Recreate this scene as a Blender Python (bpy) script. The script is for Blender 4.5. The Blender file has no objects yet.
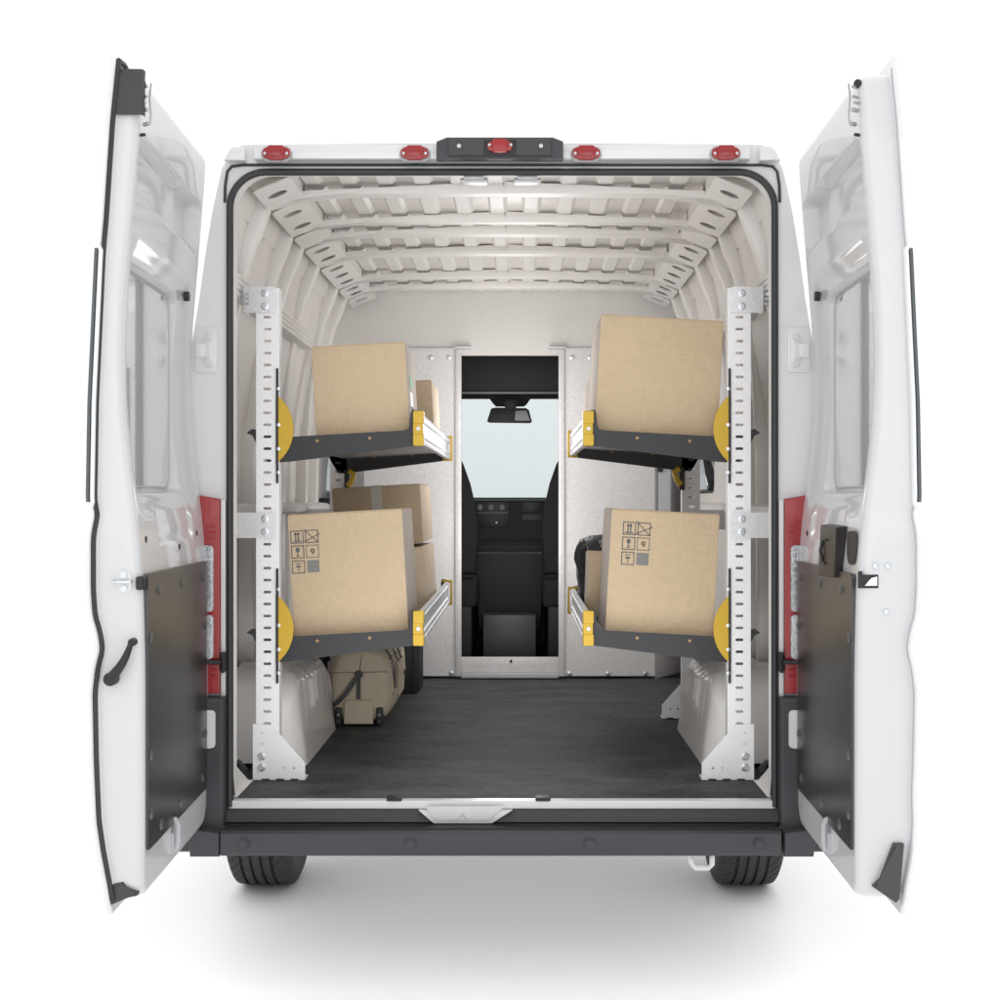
import bpy, bmesh, math, random
from mathutils import Vector, Matrix
from mathutils.geometry import tessellate_polygon
random.seed(7)
sc = bpy.context.scene
COL = sc.collection
PI = math.pi
CX, CZ, D, F = 0.052, 1.41, 4.0, 1360.0

def P(px, py, Y):
    """world point seen at photograph pixel (px, py) at depth Y: used as a ruler only"""
    s = F / (D + Y)
    return Vector((CX + (px - 520) / s, Y, CZ - (py - 500) / s))
def X(px, Y): return P(px, 0, Y).x
def Z(py, Y): return P(0, py, Y).z

# ------------------------------------------------------------------ materials
def mat(name, col, rough=.5, metal=0., coat=0., spec=.5, var=0., vscale=6., bump=0., bscale=60., stretch=(1,1,1), coat_rough=.06):
    m = bpy.data.materials.new(name); m.use_nodes = True
    nt = m.node_tree; b = nt.nodes['Principled BSDF']
    b.inputs['Base Color'].default_value = (*col, 1)
    b.inputs['Roughness'].default_value = rough
    b.inputs['Metallic'].default_value = metal
    b.inputs['Coat Weight'].default_value = coat
    b.inputs['Coat Roughness'].default_value = coat_rough
    b.inputs['Specular IOR Level'].default_value = spec
    if var or bump:
        tc = nt.nodes.new('ShaderNodeTexCoord'); mp = nt.nodes.new('ShaderNodeMapping')
        mp.inputs['Scale'].default_value = stretch
        nt.links.new(tc.outputs['Object'], mp.inputs['Vector'])
    if var:
        n = nt.nodes.new('ShaderNodeTexNoise'); n.inputs['Scale'].default_value = vscale
        n.inputs['Detail'].default_value = 6; n.inputs['Roughness'].default_value = .65
        nt.links.new(mp.outputs[0], n.inputs['Vector'])
        r = nt.nodes.new('ShaderNodeValToRGB')
        r.color_ramp.elements[0].position = .3; r.color_ramp.elements[1].position = .7
        r.color_ramp.elements[0].color = (*[c * (1 - var) for c in col], 1)
        r.color_ramp.elements[1].color = (*[min(1, c * (1 + var)) for c in col], 1)
        nt.links.new(n.outputs['Fac'], r.inputs['Fac']); nt.links.new(r.outputs['Color'], b.inputs['Base Color'])
        mr = nt.nodes.new('ShaderNodeMapRange')
        mr.inputs['To Min'].default_value = max(0, rough - .06); mr.inputs['To Max'].default_value = min(1, rough + .06)
        nt.links.new(n.outputs['Fac'], mr.inputs['Value']); nt.links.new(mr.outputs[0], b.inputs['Roughness'])
    if bump:
        n2 = nt.nodes.new('ShaderNodeTexNoise'); n2.inputs['Scale'].default_value = bscale; n2.inputs['Detail'].default_value = 5
        nt.links.new(mp.outputs[0], n2.inputs['Vector'])
        bp = nt.nodes.new('ShaderNodeBump'); bp.inputs['Strength'].default_value = bump; bp.inputs['Distance'].default_value = .004
        nt.links.new(n2.outputs['Fac'], bp.inputs['Height']); nt.links.new(bp.outputs[0], b.inputs['Normal'])
    return m

def card_mat(name, col, seed):
    m = bpy.data.materials.new(name); m.use_nodes = True
    nt = m.node_tree; b = nt.nodes['Principled BSDF']; N = nt.nodes.new; L = nt.links.new
    tc = N('ShaderNodeTexCoord')
    outs = []
    for sx, sz, s in ((22, 160, 1), (160, 22, 1.3), (5, 5, 2)):
        mp = N('ShaderNodeMapping'); mp.inputs['Scale'].default_value = (sx, sx, sz)
        mp.inputs['Location'].default_value = (seed * 1.7, seed * .3, seed)
        L(tc.outputs['Object'], mp.inputs['Vector'])
        n = N('ShaderNodeTexNoise'); n.inputs['Scale'].default_value = 1.; n.inputs['Detail'].default_value = 3
        L(mp.outputs[0], n.inputs['Vector']); outs.append(n.outputs['Fac'])
    a = N('ShaderNodeMath'); a.operation = 'ADD'; L(outs[0], a.inputs[0]); L(outs[1], a.inputs[1])
    a2 = N('ShaderNodeMath'); a2.operation = 'MULTIPLY_ADD'; L(outs[2], a2.inputs[0]); a2.inputs[1].default_value = .7; L(a.outputs[0], a2.inputs[2])
    r = N('ShaderNodeValToRGB'); mr = N('ShaderNodeMapRange')
    mr.inputs['From Min'].default_value = .85; mr.inputs['From Max'].default_value = 1.85
    L(a2.outputs[0], mr.inputs['Value']); L(mr.outputs[0], r.inputs['Fac'])
    r.color_ramp.elements[0].color = (*[c * .91 for c in col], 1); r.color_ramp.elements[1].color = (*[c * 1.05 for c in col], 1)
    L(r.outputs['Color'], b.inputs['Base Color'])
    b.inputs['Roughness'].default_value = .8; b.inputs['Specular IOR Level'].default_value = .2
    bp = N('ShaderNodeBump'); bp.inputs['Strength'].default_value = .12; bp.inputs['Distance'].default_value = .002
    wn = N('ShaderNodeTexNoise'); wn.inputs['Scale'].default_value = 14; wn.inputs['Detail'].default_value = 4; wn.inputs['Distortion'].default_value = 1.2; L(tc.outputs['Object'], wn.inputs['Vector'])
    b2 = N('ShaderNodeBump'); b2.inputs['Strength'].default_value = .45; b2.inputs['Distance'].default_value = .012
    L(wn.outputs['Fac'], b2.inputs['Height']); L(b2.outputs[0], bp.inputs['Normal'])
    L(a.outputs[0], bp.inputs['Height']); L(bp.outputs[0], b.inputs['Normal'])
    return m

def galv_mat(name, col, scale=90., rough=.42, metal=.55, lo=.90, hi=1.05):
    m = bpy.data.materials.new(name); m.use_nodes = True
    nt = m.node_tree; b = nt.nodes['Principled BSDF']; N = nt.nodes.new; L = nt.links.new
    tc = N('ShaderNodeTexCoord'); v = N('ShaderNodeTexVoronoi'); v.inputs['Scale'].default_value = scale
    L(tc.outputs['Object'], v.inputs['Vector'])
    r = N('ShaderNodeValToRGB'); L(v.outputs['Color'], r.inputs['Fac'])
    r.color_ramp.elements[0].color = (*[c * lo for c in col], 1); r.color_ramp.elements[1].color = (*[min(1, c * hi) for c in col], 1)
    L(r.outputs['Color'], b.inputs['Base Color'])
    b.inputs['Roughness'].default_value = rough; b.inputs['Metallic'].default_value = metal
    return m

def glass_mat(name, tint, gloss=.12):
    m = bpy.data.materials.new(name); m.use_nodes = True
    nt = m.node_tree; nt.nodes.clear(); N = nt.nodes.new; L = nt.links.new
    o = N('ShaderNodeOutputMaterial'); t = N('ShaderNodeBsdfTransparent'); g = N('ShaderNodeBsdfGlossy'); mx = N('ShaderNodeMixShader')
    t.inputs['Color'].default_value = (*tint, 1); g.inputs['Roughness'].default_value = .02
    fr = N('ShaderNodeFresnel'); fr.inputs['IOR'].default_value = 1.3
    L(fr.outputs[0], mx.inputs[0]); L(t.outputs[0], mx.inputs[1]); L(g.outputs[0], mx.inputs[2]); L(mx.outputs[0], o.inputs[0])
    return m

M = dict(
    paint=mat('white_paint', (.75, .752, .762), .32, coat=.9, coat_rough=.03, spec=.5, bump=.01, bscale=4),
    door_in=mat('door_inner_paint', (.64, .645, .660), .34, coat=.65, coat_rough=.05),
    primer=mat('interior_primer', (.73, .708, .688), .42, coat=.25, coat_rough=.2, var=.03, vscale=5),
    panegasket=mat('pane_gasket_grey', (.48, .49, .50), .6),
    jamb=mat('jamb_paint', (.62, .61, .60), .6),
    primer2=mat('interior_liner', (.69, .663, .640), .5, coat=.2, coat_rough=.25, var=.05, vscale=3, bump=.05, bscale=12),
    roofskin=mat('roof_skin_primer', (.655, .625, .60), .38, coat=.4, coat_rough=.15, var=.06, vscale=7),
    head=mat('smooth_headliner', (.70, .68, .665), .6, var=.03, vscale=2, bump=.05, bscale=30),
    galv=galv_mat('galvanised_sheet', (.69, .68, .675), 110, .5, .35),
    galv2=galv_mat('galvanised_wing', (.66, .66, .68), 80, .5, .3),
    post=galv_mat('zinc_post', (.74, .74, .75), 160, .5, .2, .95, 1.03),
    zinc=galv_mat('zinc_bracket', (.70, .71, .73), 120, .38, .6),
    bolt=mat('bolt_steel', (.62, .65, .68), .3, 1.),
    alu=mat('aluminium', (.50, .51, .53), .5, .15, var=.03, vscale=20, stretch=(1, .05, 1)),
    arm=mat('charcoal_coated_steel', (.026,.027,.030), .5, spec=.35, bump=.03, bscale=200),
    deck=mat('shelf_deck_steel', (.30, .27, .25), .4, .4),
    yellow=mat('yellow_plastic', (.49, .315, .025), .45, spec=.4, bump=.03, bscale=80),
    black=mat('black_plastic', (.022, .023, .025), .45, spec=.4),
    rubber=mat('black_rubber', (.03, .032, .035), .55, spec=.4),
    bumper=mat('grey_bumper_plastic', (.055, .057, .063), .5, spec=.4, bump=.04, bscale=250),
    bumper2=mat('grey_step_plastic', (.060, .060, .062), .55, spec=.4, bump=.04, bscale=250),
    tyre=mat('tyre_rubber', (.04, .041, .043), .65, spec=.35, var=.15, vscale=30),
    dark=mat('cab_plastic', (.017, .018, .019), .55, spec=.35),
    seat=mat('seat_cloth', (.03, .031, .033), .85, spec=.2, bump=.1, bscale=200),
    glove=mat('console_satin', (.05, .05, .05), .35, spec=.5),
    doorpanel=mat('dark_door_board', (.026, .026, .0275), .30, spec=.8, coat=.0, coat_rough=.22, bump=.015, bscale=3),
    rivet=mat('board_rivet', (.12, .12, .125), .35, .4),
    red=mat('red_lens', (.34, .012, .016), .3, coat=.4, bump=.02),
    red2=mat('red_lens_dark', (.30, .01, .013), .25, coat=.6),
    clear=mat('clear_lens', (.45, .46, .48), .15, .5, coat=.8, var=.25, vscale=60, bump=.6, bscale=120),
    steel=mat('dull_steel', (.45, .45, .46), .4, .9),
    chrome=mat('chrome', (.8, .8, .82), .12, 1.),
    well=mat('wheel_well_plastic', (.70, .685, .67), .35, coat=.5, coat_rough=.15, bump=.03, bscale=15),
    glass=glass_mat('windscreen_glass', (.76, .82, .835)),
    dglass=mat('door_blank_glass', (.56, .56, .57), .1, coat=1., coat_rough=.02),
    tint=mat('tinted_glass', (.03, .045, .055), .08, coat=.8),
    gasket=mat('seal_rubber', (.028, .03, .033), .42, spec=.5),
    canvas=mat('khaki_canvas', (.56, .485, .37), .8, spec=.2, var=.06, vscale=25, bump=.25, bscale=90),
    strap=mat('grey_webbing', (.08, .08, .085), .8, bump=.3, bscale=300),
    bagblk=mat('black_nylon', (.02, .02, .022), .6, spec=.4, bump=.3, bscale=90),
    ink=mat('printed_ink', (.09, .10, .11), .8),
    inkgrey=mat('printed_grey', (.17, .175, .165), .85, var=.3, vscale=160),
    tape=mat('packing_tape', (.34, .33, .28), .35, var=.05, vscale=30),
    label=mat('paper_label', (.75, .74, .72), .6),
    green=mat('green_print', (.10, .38, .16), .6),
    whitep=mat('white_plastic', (.70, .70, .70), .4),
    rimgrey=mat('lamp_rim', (.42, .42, .43), .5),
    grey=mat('grey_radio', (.22, .22, .23), .4),
)
# gloss floor mat with blotchy mottling
def floor_mat():
    m = bpy.data.materials.new('dark_floor_mat'); m.use_nodes = True
    nt = m.node_tree; b = nt.nodes['Principled BSDF']; N = nt.nodes.new; L = nt.links.new
    tc = N('ShaderNodeTexCoord'); mp = N('ShaderNodeMapping'); mp.inputs['Scale'].default_value = (1, 1.8, 1); L(tc.outputs['Object'], mp.inputs[0])
    n = N('ShaderNodeTexNoise'); n.inputs['Scale'].default_value = 5; n.inputs['Detail'].default_value = 12; n.inputs['Roughness'].default_value = .78
    n3 = N('ShaderNodeTexNoise'); n3.inputs['Scale'].default_value = 90; n3.inputs['Detail'].default_value = 4
    L(mp.outputs[0], n.inputs['Vector']); L(mp.outputs[0], n3.inputs['Vector'])
    ad = N('ShaderNodeMath'); ad.operation = 'MULTIPLY_ADD'; ad.inputs[1].default_value = .55; L(n3.outputs['Fac'], ad.inputs[0]); L(n.outputs['Fac'], ad.inputs[2])
    r = N('ShaderNodeValToRGB'); L(ad.outputs[0], r.inputs['Fac'])
    r.color_ramp.elements[0].position = .60; r.color_ramp.elements[1].position = .95
    r.color_ramp.elements[0].color = (.020, .0208, .0215, 1); r.color_ramp.elements[1].color = (.080, .083, .086, 1)
    L(r.outputs['Color'], b.inputs['Base Color'])
    mr = N('ShaderNodeMapRange'); mr.inputs['To Min'].default_value = .58; mr.inputs['To Max'].default_value = .80; b.inputs['Specular IOR Level'].default_value = .22
    L(n.outputs['Fac'], mr.inputs['Value']); L(mr.outputs[0], b.inputs['Roughness'])
    bp = N('ShaderNodeBump'); bp.inputs['Strength'].default_value = .35; bp.inputs['Distance'].default_value = .003
    L(n3.outputs['Fac'], bp.inputs['Height']); L(bp.outputs[0], b.inputs['Normal'])
    return m
M['floor'] = floor_mat()

# ------------------------------------------------------------------ objects and mesh building
ORG = {}
def thing(name, label, cat, loc=(0, 0, 0), rot=(0, 0, 0), group=None, local=False):
    o = bpy.data.objects.new(name, None); COL.objects.link(o)
    o.empty_display_size = .1
    o.location = loc; o.rotation_euler = rot
    o['label'] = label; o['category'] = cat
    if group: o['group'] = group
    ORG[o] = Vector((0, 0, 0)) if local else Vector(loc)
    return o

SPLIT = {'rivet', 'bolt', 'screw', 'knob', 'plug', 'latch_recess', 'wing_nut', 'buckle', 'ring', 'rubber_pad', 'chamfer_panel', 'cab_lining', 'body_seam_seal', 'side_strap', 'zip', 'seam', 'strap', 'top_flange', 'indicator_lamp'}
class MB:
    def __init__(s): s.bm = bmesh.new(); s.mi = 0
    def face(s, vs):
        try: f = s.bm.faces.new(vs); f.material_index = s.mi; return f
        except ValueError: return None
    def v(s, p): return s.bm.verts.new(p)
    def box(s, x0, x1, y0, y1, z0, z1, bev=0., seg=2):
        if x0 > x1: x0, x1 = x1, x0
        if y0 > y1: y0, y1 = y1, y0
        if z0 > z1: z0, z1 = z1, z0
        vs = [s.v((x, y, z)) for x in (x0, x1) for y in (y0, y1) for z in (z0, z1)]
        fs = [s.face([vs[i] for i in q]) for q in ((0, 1, 3, 2), (4, 6, 7, 5), (0, 4, 5, 1), (2, 3, 7, 6), (0, 2, 6, 4), (1, 5, 7, 3))]
        if bev: s._bev(set(e for f in fs for e in f.edges), bev, seg)
        return vs
    def _bev(s, edges, w, seg=2):
        bmesh.ops.bevel(s.bm, geom=list(edges), offset=w, segments=seg, profile=.6, affect='EDGES', clamp_overlap=True)
    def prism(s, pts, a, b, axis='y', bev=0., seg=2, holes=()):
        """pts: outline in the plane across `axis`, extruded from a to b, optional holes"""
        def V3(p, t): return {'y': (p[0], t, p[1]), 'x': (t, p[0], p[1]), 'z': (p[0], p[1], t)}[axis]
        loops = [list(pts)] + [list(h) for h in holes]
        A = [[s.v(V3(p, a)) for p in lp] for lp in loops]; B = [[s.v(V3(p, b)) for p in lp] for lp in loops]
        fs = []
        if holes:
            tris = tessellate_polygon([[Vector((p[0], p[1], 0)) for p in lp] for lp in loops])
            fa = [v for lp in A for v in lp]; fb = [v for lp in B for v in lp]
            for t in tris:
                fs.append(s.face([fa[i] for i in t])); fs.append(s.face([fb[i] for i in reversed(t)]))
        else:
            fs.append(s.face(A[0])); fs.append(s.face(list(reversed(B[0]))))
        sd = []
        for la, lb in zip(A, B):
            n = len(la)
            for i in range(n):
                j = (i + 1) % n; sd.append(s.face([la[i], lb[i], lb[j], la[j]]))
        if bev and not holes:
            s._bev(set(e for f in fs if f for e in f.edges), bev, seg)
        return A, B
    def tube(s, pts, r, seg=10, closed=False, caps=True, flat=1., up=None):
        pts = [Vector(p) for p in pts]; n = len(pts)
        rr = r if isinstance(r, (list, tuple)) else [r] * n
        rings = []; ref = Vector(up) if up else None
        for i, p in enumerate(pts):
            a = pts[(i - 1) % n] if (closed or i > 0) else p; b = pts[(i + 1) % n] if (closed or i < n - 1) else p
            t = (b - a).normalized()
            if ref is None or abs(ref.dot(t)) > .98: ref = t.orthogonal()
            u = (ref - t * ref.dot(t)).normalized(); w = t.cross(u)
            if not up: ref = u
            rings.append([s.v(p + (u * math.cos(2 * PI * k / seg) + w * math.sin(2 * PI * k / seg) * flat) * rr[i]) for k in range(seg)])
        for i in range(n if closed else n - 1):
            A, B = rings[i], rings[(i + 1) % n]
            for k in range(seg): s.face([A[k], A[(k + 1) % seg], B[(k + 1) % seg], B[k]])
        if caps and not closed: s.face(list(reversed(rings[0]))); s.face(rings[-1])
    def cyl(s, c, axis, r, h, seg=20, r2=None, bev=0.):
        c = Vector(c); a = Vector(axis).normalized(); u = a.orthogonal().normalized(); w = a.cross(u); r2 = r if r2 is None else r2
        A = [s.v(c + (u * math.cos(2 * PI * k / seg) + w * math.sin(2 * PI * k / seg)) * r) for k in range(seg)]
        B = [s.v(c + a * h + (u * math.cos(2 * PI * k / seg) + w * math.sin(2 * PI * k / seg)) * r2) for k in range(seg)]
        for k in range(seg): s.face([A[k], A[(k + 1) % seg], B[(k + 1) % seg], B[k]])
        f = s.face(list(reversed(A))); g = s.face(B)
        if bev: s._bev(set(g.edges), bev, 2)
    def grid(s, rows, close=False):
        """rows: list of lists of points"""
        R = [[s.v(p) for p in row] for row in rows]
        for a, b in zip(R, R[1:]):
            m = len(a)
            for i in range(m if close else m - 1):
                j = (i + 1) % m; s.face([a[i], a[j], b[j], b[i]])
        return R
    def build(s, name, m, parent=None, smooth=38, weld=True, loc=None, label=None):
        if name in SPLIT:
            bm = s.bm; bmesh.ops.remove_doubles(bm, verts=bm.verts, dist=1e-5)
            bm.verts.ensure_lookup_table(); bm.faces.ensure_lookup_table(); bm.verts.index_update()
            lab = [-1] * len(bm.verts); isl = []
            for v0 in bm.verts:
                if lab[v0.index] >= 0: continue
                k = len(isl); stack = [v0]; lab[v0.index] = k; mem = []
                while stack:
                    q = stack.pop(); mem.append(q)
                    for e in q.link_edges:
                        w_ = e.other_vert(q)
                        if lab[w_.index] < 0: lab[w_.index] = k; stack.append(w_)
                isl.append(mem)
            bb = [[min(v.co[a] for v in m_) - .0008 for a in range(3)] + [max(v.co[a] for v in m_) + .0008 for a in range(3)] for m_ in isl]
            par = list(range(len(isl)))
            def fd(i):
                while par[i] != i: i = par[i]
                return i
            for i in range(len(isl)):
                for j in range(i):
                    if all(bb[i][a] <= bb[j][a + 3] and bb[j][a] <= bb[i][a + 3] for a in range(3)): par[fd(i)] = fd(j)
            groups = {}
            for i in range(len(isl)): groups.setdefault(fd(i), []).append(i)
            if len(groups) > 1:
                res = None
                for g_ in groups.values():
                    sub = MB(); mp = {}
                    for i in g_:
                        for v in isl[i]: mp[v.index] = sub.bm.verts.new(v.co)
                    for f in bm.faces:
                        if f.verts[0].index in mp: nf = sub.bm.faces.new([mp[v.index] for v in f.verts]); nf.material_index = f.material_index
                    res = sub._build(name, m, parent, smooth, weld, loc, label)
                bm.free(); return res
        return s._build(name, m, parent, smooth, weld, loc, label)
    def _build(s, name, m, parent=None, smooth=38, weld=True, loc=None, label=None):
        if weld: bmesh.ops.remove_doubles(s.bm, verts=s.bm.verts, dist=1e-5)
        bmesh.ops.recalc_face_normals(s.bm, faces=s.bm.faces)
        if smooth:
            lim = math.radians(smooth)
            for f in s.bm.faces: f.smooth = True
            for e in s.bm.edges:
                e.smooth = not (len(e.link_faces) == 2 and e.calc_face_angle(0) > lim) and len(e.link_faces) == 2
        me = bpy.data.meshes.new(name)
        off = Vector((0, 0, 0))
        if parent is not None: off = ORG[parent]
        elif loc is not None: off = Vector(loc)
        if off.length: bmesh.ops.translate(s.bm, verts=s.bm.verts, vec=-off)
        s.bm.to_mesh(me); s.bm.free()
        for q in (m if isinstance(m, (list, tuple)) else [m]): me.materials.append(q)
        o = bpy.data.objects.new(name, me); COL.objects.link(o)
        if parent is not None: o.parent = parent
        elif loc is not None: o.location = loc
        ORG[o] = off
        if label: o['label'] = label
        return o

def rrect(x0, x1, z0, z1, r, seg=6):
    if x0 > x1: x0, x1 = x1, x0
    if z0 > z1: z0, z1 = z1, z0
    out = []
    for cx, cz, a0 in ((x1 - r, z1 - r, 0), (x0 + r, z1 - r, 90), (x0 + r, z0 + r, 180), (x1 - r, z0 + r, 270)):
        for k in range(seg + 1):
            a = math.radians(a0 + 90 * k / seg); out.append((cx + r * math.cos(a), cz + r * math.sin(a)))
    return out
def circ(x, z, r, seg=12): return [(x + r * math.cos(2 * PI * k / seg), z + r * math.sin(2 * PI * k / seg)) for k in range(seg)]
def slot(x, z, w, h, seg=5): return rrect(x - w / 2, x + w / 2, z - h / 2, z + h / 2, min(w, h) / 2 * .98, seg)
def lerp(t, tab):
    if t <= tab[0][0]: return tab[0][1]
    for (a, va), (b, vb) in zip(tab, tab[1:]):
        if t <= b:
            k = (t - a) / (b - a); k = k * k * (3 - 2 * k) if False else k
            return va + (vb - va) * k
    return tab[-1][1]
def sstep(x): x = max(0., min(1., x)); return x * x * (3 - 2 * x)

# ------------------------------------------------------------------ ground
g = MB(); S = 150
g.face([g.v(p) for p in ((-S, -S, 0), (S, -S, 0), (S, S, 0), (-S, S, 0))])
ground = g.build('ground', mat('white_studio_floor', (.90, .90, .90), .7, spec=.2))
ground['kind'] = 'structure'

# ------------------------------------------------------------------ the van
van = thing('cargo_van', 'white high-roof cargo van seen from behind with both rear doors swung wide open', 'van', (0, 2.0, 0))
FL = .53                                           # load floor height
EXT = [(.0, 2.462), (.5, 2.460), (.765, 2.456), (.792, 2.446), (.826, 2.39), (.840, 2.33), (.855, 2.26), (.874, 2.145), (.894, 2.0), (.928, 1.8), (.975, 1.45), (1.0, 1.1), (1.005, .62), (.98, .42)]
# exterior shell, as rings of the half profile mirrored; the right rear quarter has a side window
def ext_ring(Y, sc_=1., top=None, low=0):
    pts = []
    for x, z in EXT:
        if top is not None and z > top: z = top - (2.462 - z) * .15
        pts.append((x * sc_, z))
    full = [(-x, Y, z) for x, z in reversed(pts)] + [(x, Y, z) for x, z in pts[1:]]
    return full
st = [(.012, 1.), (.1, 1.), (.9, 1.), (1.4, 1.), (1.98, 1.), (2.67, 1.), (3.0, 1.), (3.5, 1.)]
b = MB()
R = [[b.v(p) for p in ext_ring(Y, s_)] for Y, s_ in st]
for (a, c, (Ya, _)) in zip(R, R[1:], st):
    for i in range(len(a) - 1):
        zc = (a[i].co.z + a[i + 1].co.z) / 2; xr = a[i].co.x
        if abs(Ya - 1.98) < .01 and xr > 0 and 1.4 < zc < 1.9: continue      # window opening
        b.face([a[i], a[i + 1], c[i + 1], c[i]])
b.build('body_shell', M['paint'], van)
# cab nose
b = MB()
R = [[b.v(p) for p in r] for r in (ext_ring(3.5), ext_ring(3.9, .98, 2.32), ext_ring(4.85, .96, 1.42), ext_ring(5.35, .93, 1.18), ext_ring(5.6, .86, .95))]
for k, (a, c) in enumerate(zip(R, R[1:])):
    for i in range(len(a) - 1):
        if k == 1 and abs((a[i].co.x + a[i + 1].co.x) / 2) < .83: continue    # windscreen opening
        b.face([a[i], a[i + 1], c[i + 1], c[i]])
b.face(R[-1])
b.build('cab_shell', M['paint'], van)
b = MB(); a = [(-.80, 3.905, 2.31), (.80, 3.905, 2.31), (.80, 4.84, 1.42), (-.80, 4.84, 1.42)]
b.face([b.v(p) for p in a]); b.build('windscreen', M['glass'], van)
b = MB(); b.face([b.v(p) for p in ((.972, 1.98, 1.45), (.972, 2.67, 1.45), (.924, 2.67, 1.80), (.924, 1.98, 1.80))]); b.build('side_window', M['glass'], van)

# rear frame: ring between the body outline and the door opening
def mirror(pts): return [(-x, z) for x, z in reversed(pts) if x > 1e-6] + list(pts)
ox0, ox1, oz0, oz1 = -.812, .812, .505, 2.385
opening = rrect(ox0, ox1, oz0, oz1, .115, 10)
# square the lower corners
opening = [p for p in opening if p[1] > 1.4] + [(ox0, oz0), (ox1, oz0)]
outer_half = [(.0, 2.458), (.5, 2.456), (.763, 2.452), (.790, 2.443), (.824, 2.387), (.838, 2.327), (.853, 2.257), (.872, 2.142), (.892, 1.997), (.925, 1.8), (.972, 1.45), (.995, 1.1), (.998, .50)]
outline = [(-x, z) for x, z in reversed(outer_half)] + outer_half[1:]
b = MB()
A, B_ = b.prism(outline, 0., .012, holes=[opening])
# jamb returning inwards
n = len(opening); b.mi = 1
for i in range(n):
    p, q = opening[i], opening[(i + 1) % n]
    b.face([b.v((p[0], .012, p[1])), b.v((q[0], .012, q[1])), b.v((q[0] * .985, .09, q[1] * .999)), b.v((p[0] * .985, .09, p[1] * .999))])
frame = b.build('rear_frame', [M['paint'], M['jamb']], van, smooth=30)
# header lip above the opening and its notched roof caps
b = MB()
for s in (-1, 1): b.prism([(s * .7515, 2.401), (s * .812, 2.401), (s * .796, 2.432), (s * .785, 2.441), (s * .7515, 2.443)], -.035, -.001, bev=.006)
b.prism([(-.722, 2.402), (.722, 2.402), (.722, 2.441), (.6, 2.445), (-.6, 2.445), (-.722, 2.441)], -.045, -.001, bev=.006)
b.build('roof_header', M['paint'], van)
# black outer seam and the thick door seal
def opath(inset, Y, r=.105, z0=None):
    pts = rrect(ox0 + inset, ox1 - inset, .3, oz1 - inset, r, 10)
    pts = [p for p in pts if p[1] > 1.3]
    pts = [(p[0], Y, p[1]) for p in pts]        # right top ... left top
    zb = z0 if z0 is not None else .51
    return [(ox1 - inset, Y, zb)] + [(ox1 - inset, Y, zb + (1.5 - zb) * k / 6) for k in range(1, 6)] + pts + [(ox0 + inset, Y, zb + (1.5 - zb) * k / 6) for k in range(5, 0, -1)] + [(ox0 + inset, Y, zb)]
b = MB(); b.tube(opath(.012, -.006), .0105, 10)
b.build('seal_or_shadow_line', M['gasket'], van)
b = MB()
for s in (-1, 1):
    b.tube([(s * .8155, -.004, 2.285), (s * .814, -.004, 2.335), (s * .808, -.004, 2.375), (s * .795, -.004, 2.390), (s * .76, -.004, 2.3945), (0, -.004, 2.3945)], .0042, 8)
b.build('body_seam_seal', M['gasket'], van)
# sill
b = MB(); zs0, zs1 = .504, .529
b.box(-.80, .80, -.012, .06, zs0, zs1, .004)
b.prism([(-.245, .5035), (-.20, .465), (-.03, .465), (.03, .5035)], -.03, .0, bev=.004)
b.build('sill', M['paint'], van)
b = MB(); b.prism([(-.225, .517), (-.195, .476), (-.04, .476), (.01, .517)], -.036, -.0305, bev=.003); b.tube([(-.13, -.037, .482), (-.115, -.038, .50)], .004); b.tube([(-.10, -.037, .482), (-.115, -.038, .50)], .004)
b.build('sill_scoop', M['whitep'], van)
for px in (394.5, 543):
    b = MB(); x = X(px, 0); b.box(x - .022, x + .022, -.014, .03, .526, .537, .003); b.box(x - .014, x + .012, -.018, .0, .5285, .5335); b.build('floor_latch', M['black'], van)
# chrome strikers under the header
for px in (474, 527.5):
    o = MB(); x = X(px, .02); o.box(x - .040, x + .040, .0, .035, 2.343, 2.358, .004); o.box(x - .03, x + .03, -.006, .01, 2.352, 2.364, .003)
    o.cyl((x - .018, -.008, 2.352), (0, 1, 0), .005, .01); o.cyl((x + .018, -.008, 2.352), (0, 1, 0), .005, .01)
    o.build('striker', M['steel'], van)
# marker lights
for px in (277, 415, 586, 725):
    x = X(px, -.045); z = Z(154.3, -.045)
    b = MB(); b.prism(rrect(x - .045, x + .045, z - .024, z + .022, .022), -.052, -.044, bev=.003); rim = b.build('marker_light', M['rimgrey'], van)
    b = MB(); b.prism(rrect(x - .040, x + .040, z - .015, z + .016, .012), -.062, -.0525, bev=.004)
    b.prism(rrect(x - .024, x + .024, z - .020, z + .020, .005), -.070, -.0525, bev=.004); b.build('lens', M['red'], rim)
    b = MB()
    for dx in (-.032, .032): b.cyl((x + dx, -.066, z - .002), (0, 1, 0), .0042, .006)
    b.build('screw', M['bolt'], rim)
    b = MB(); b.prism(rrect(x - .015, x + .015, z - .011, z + .011, .003), -.0735, -.0695, bev=.0015, holes=()); b.build('inner_lens', M['red2'], rim)
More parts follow.
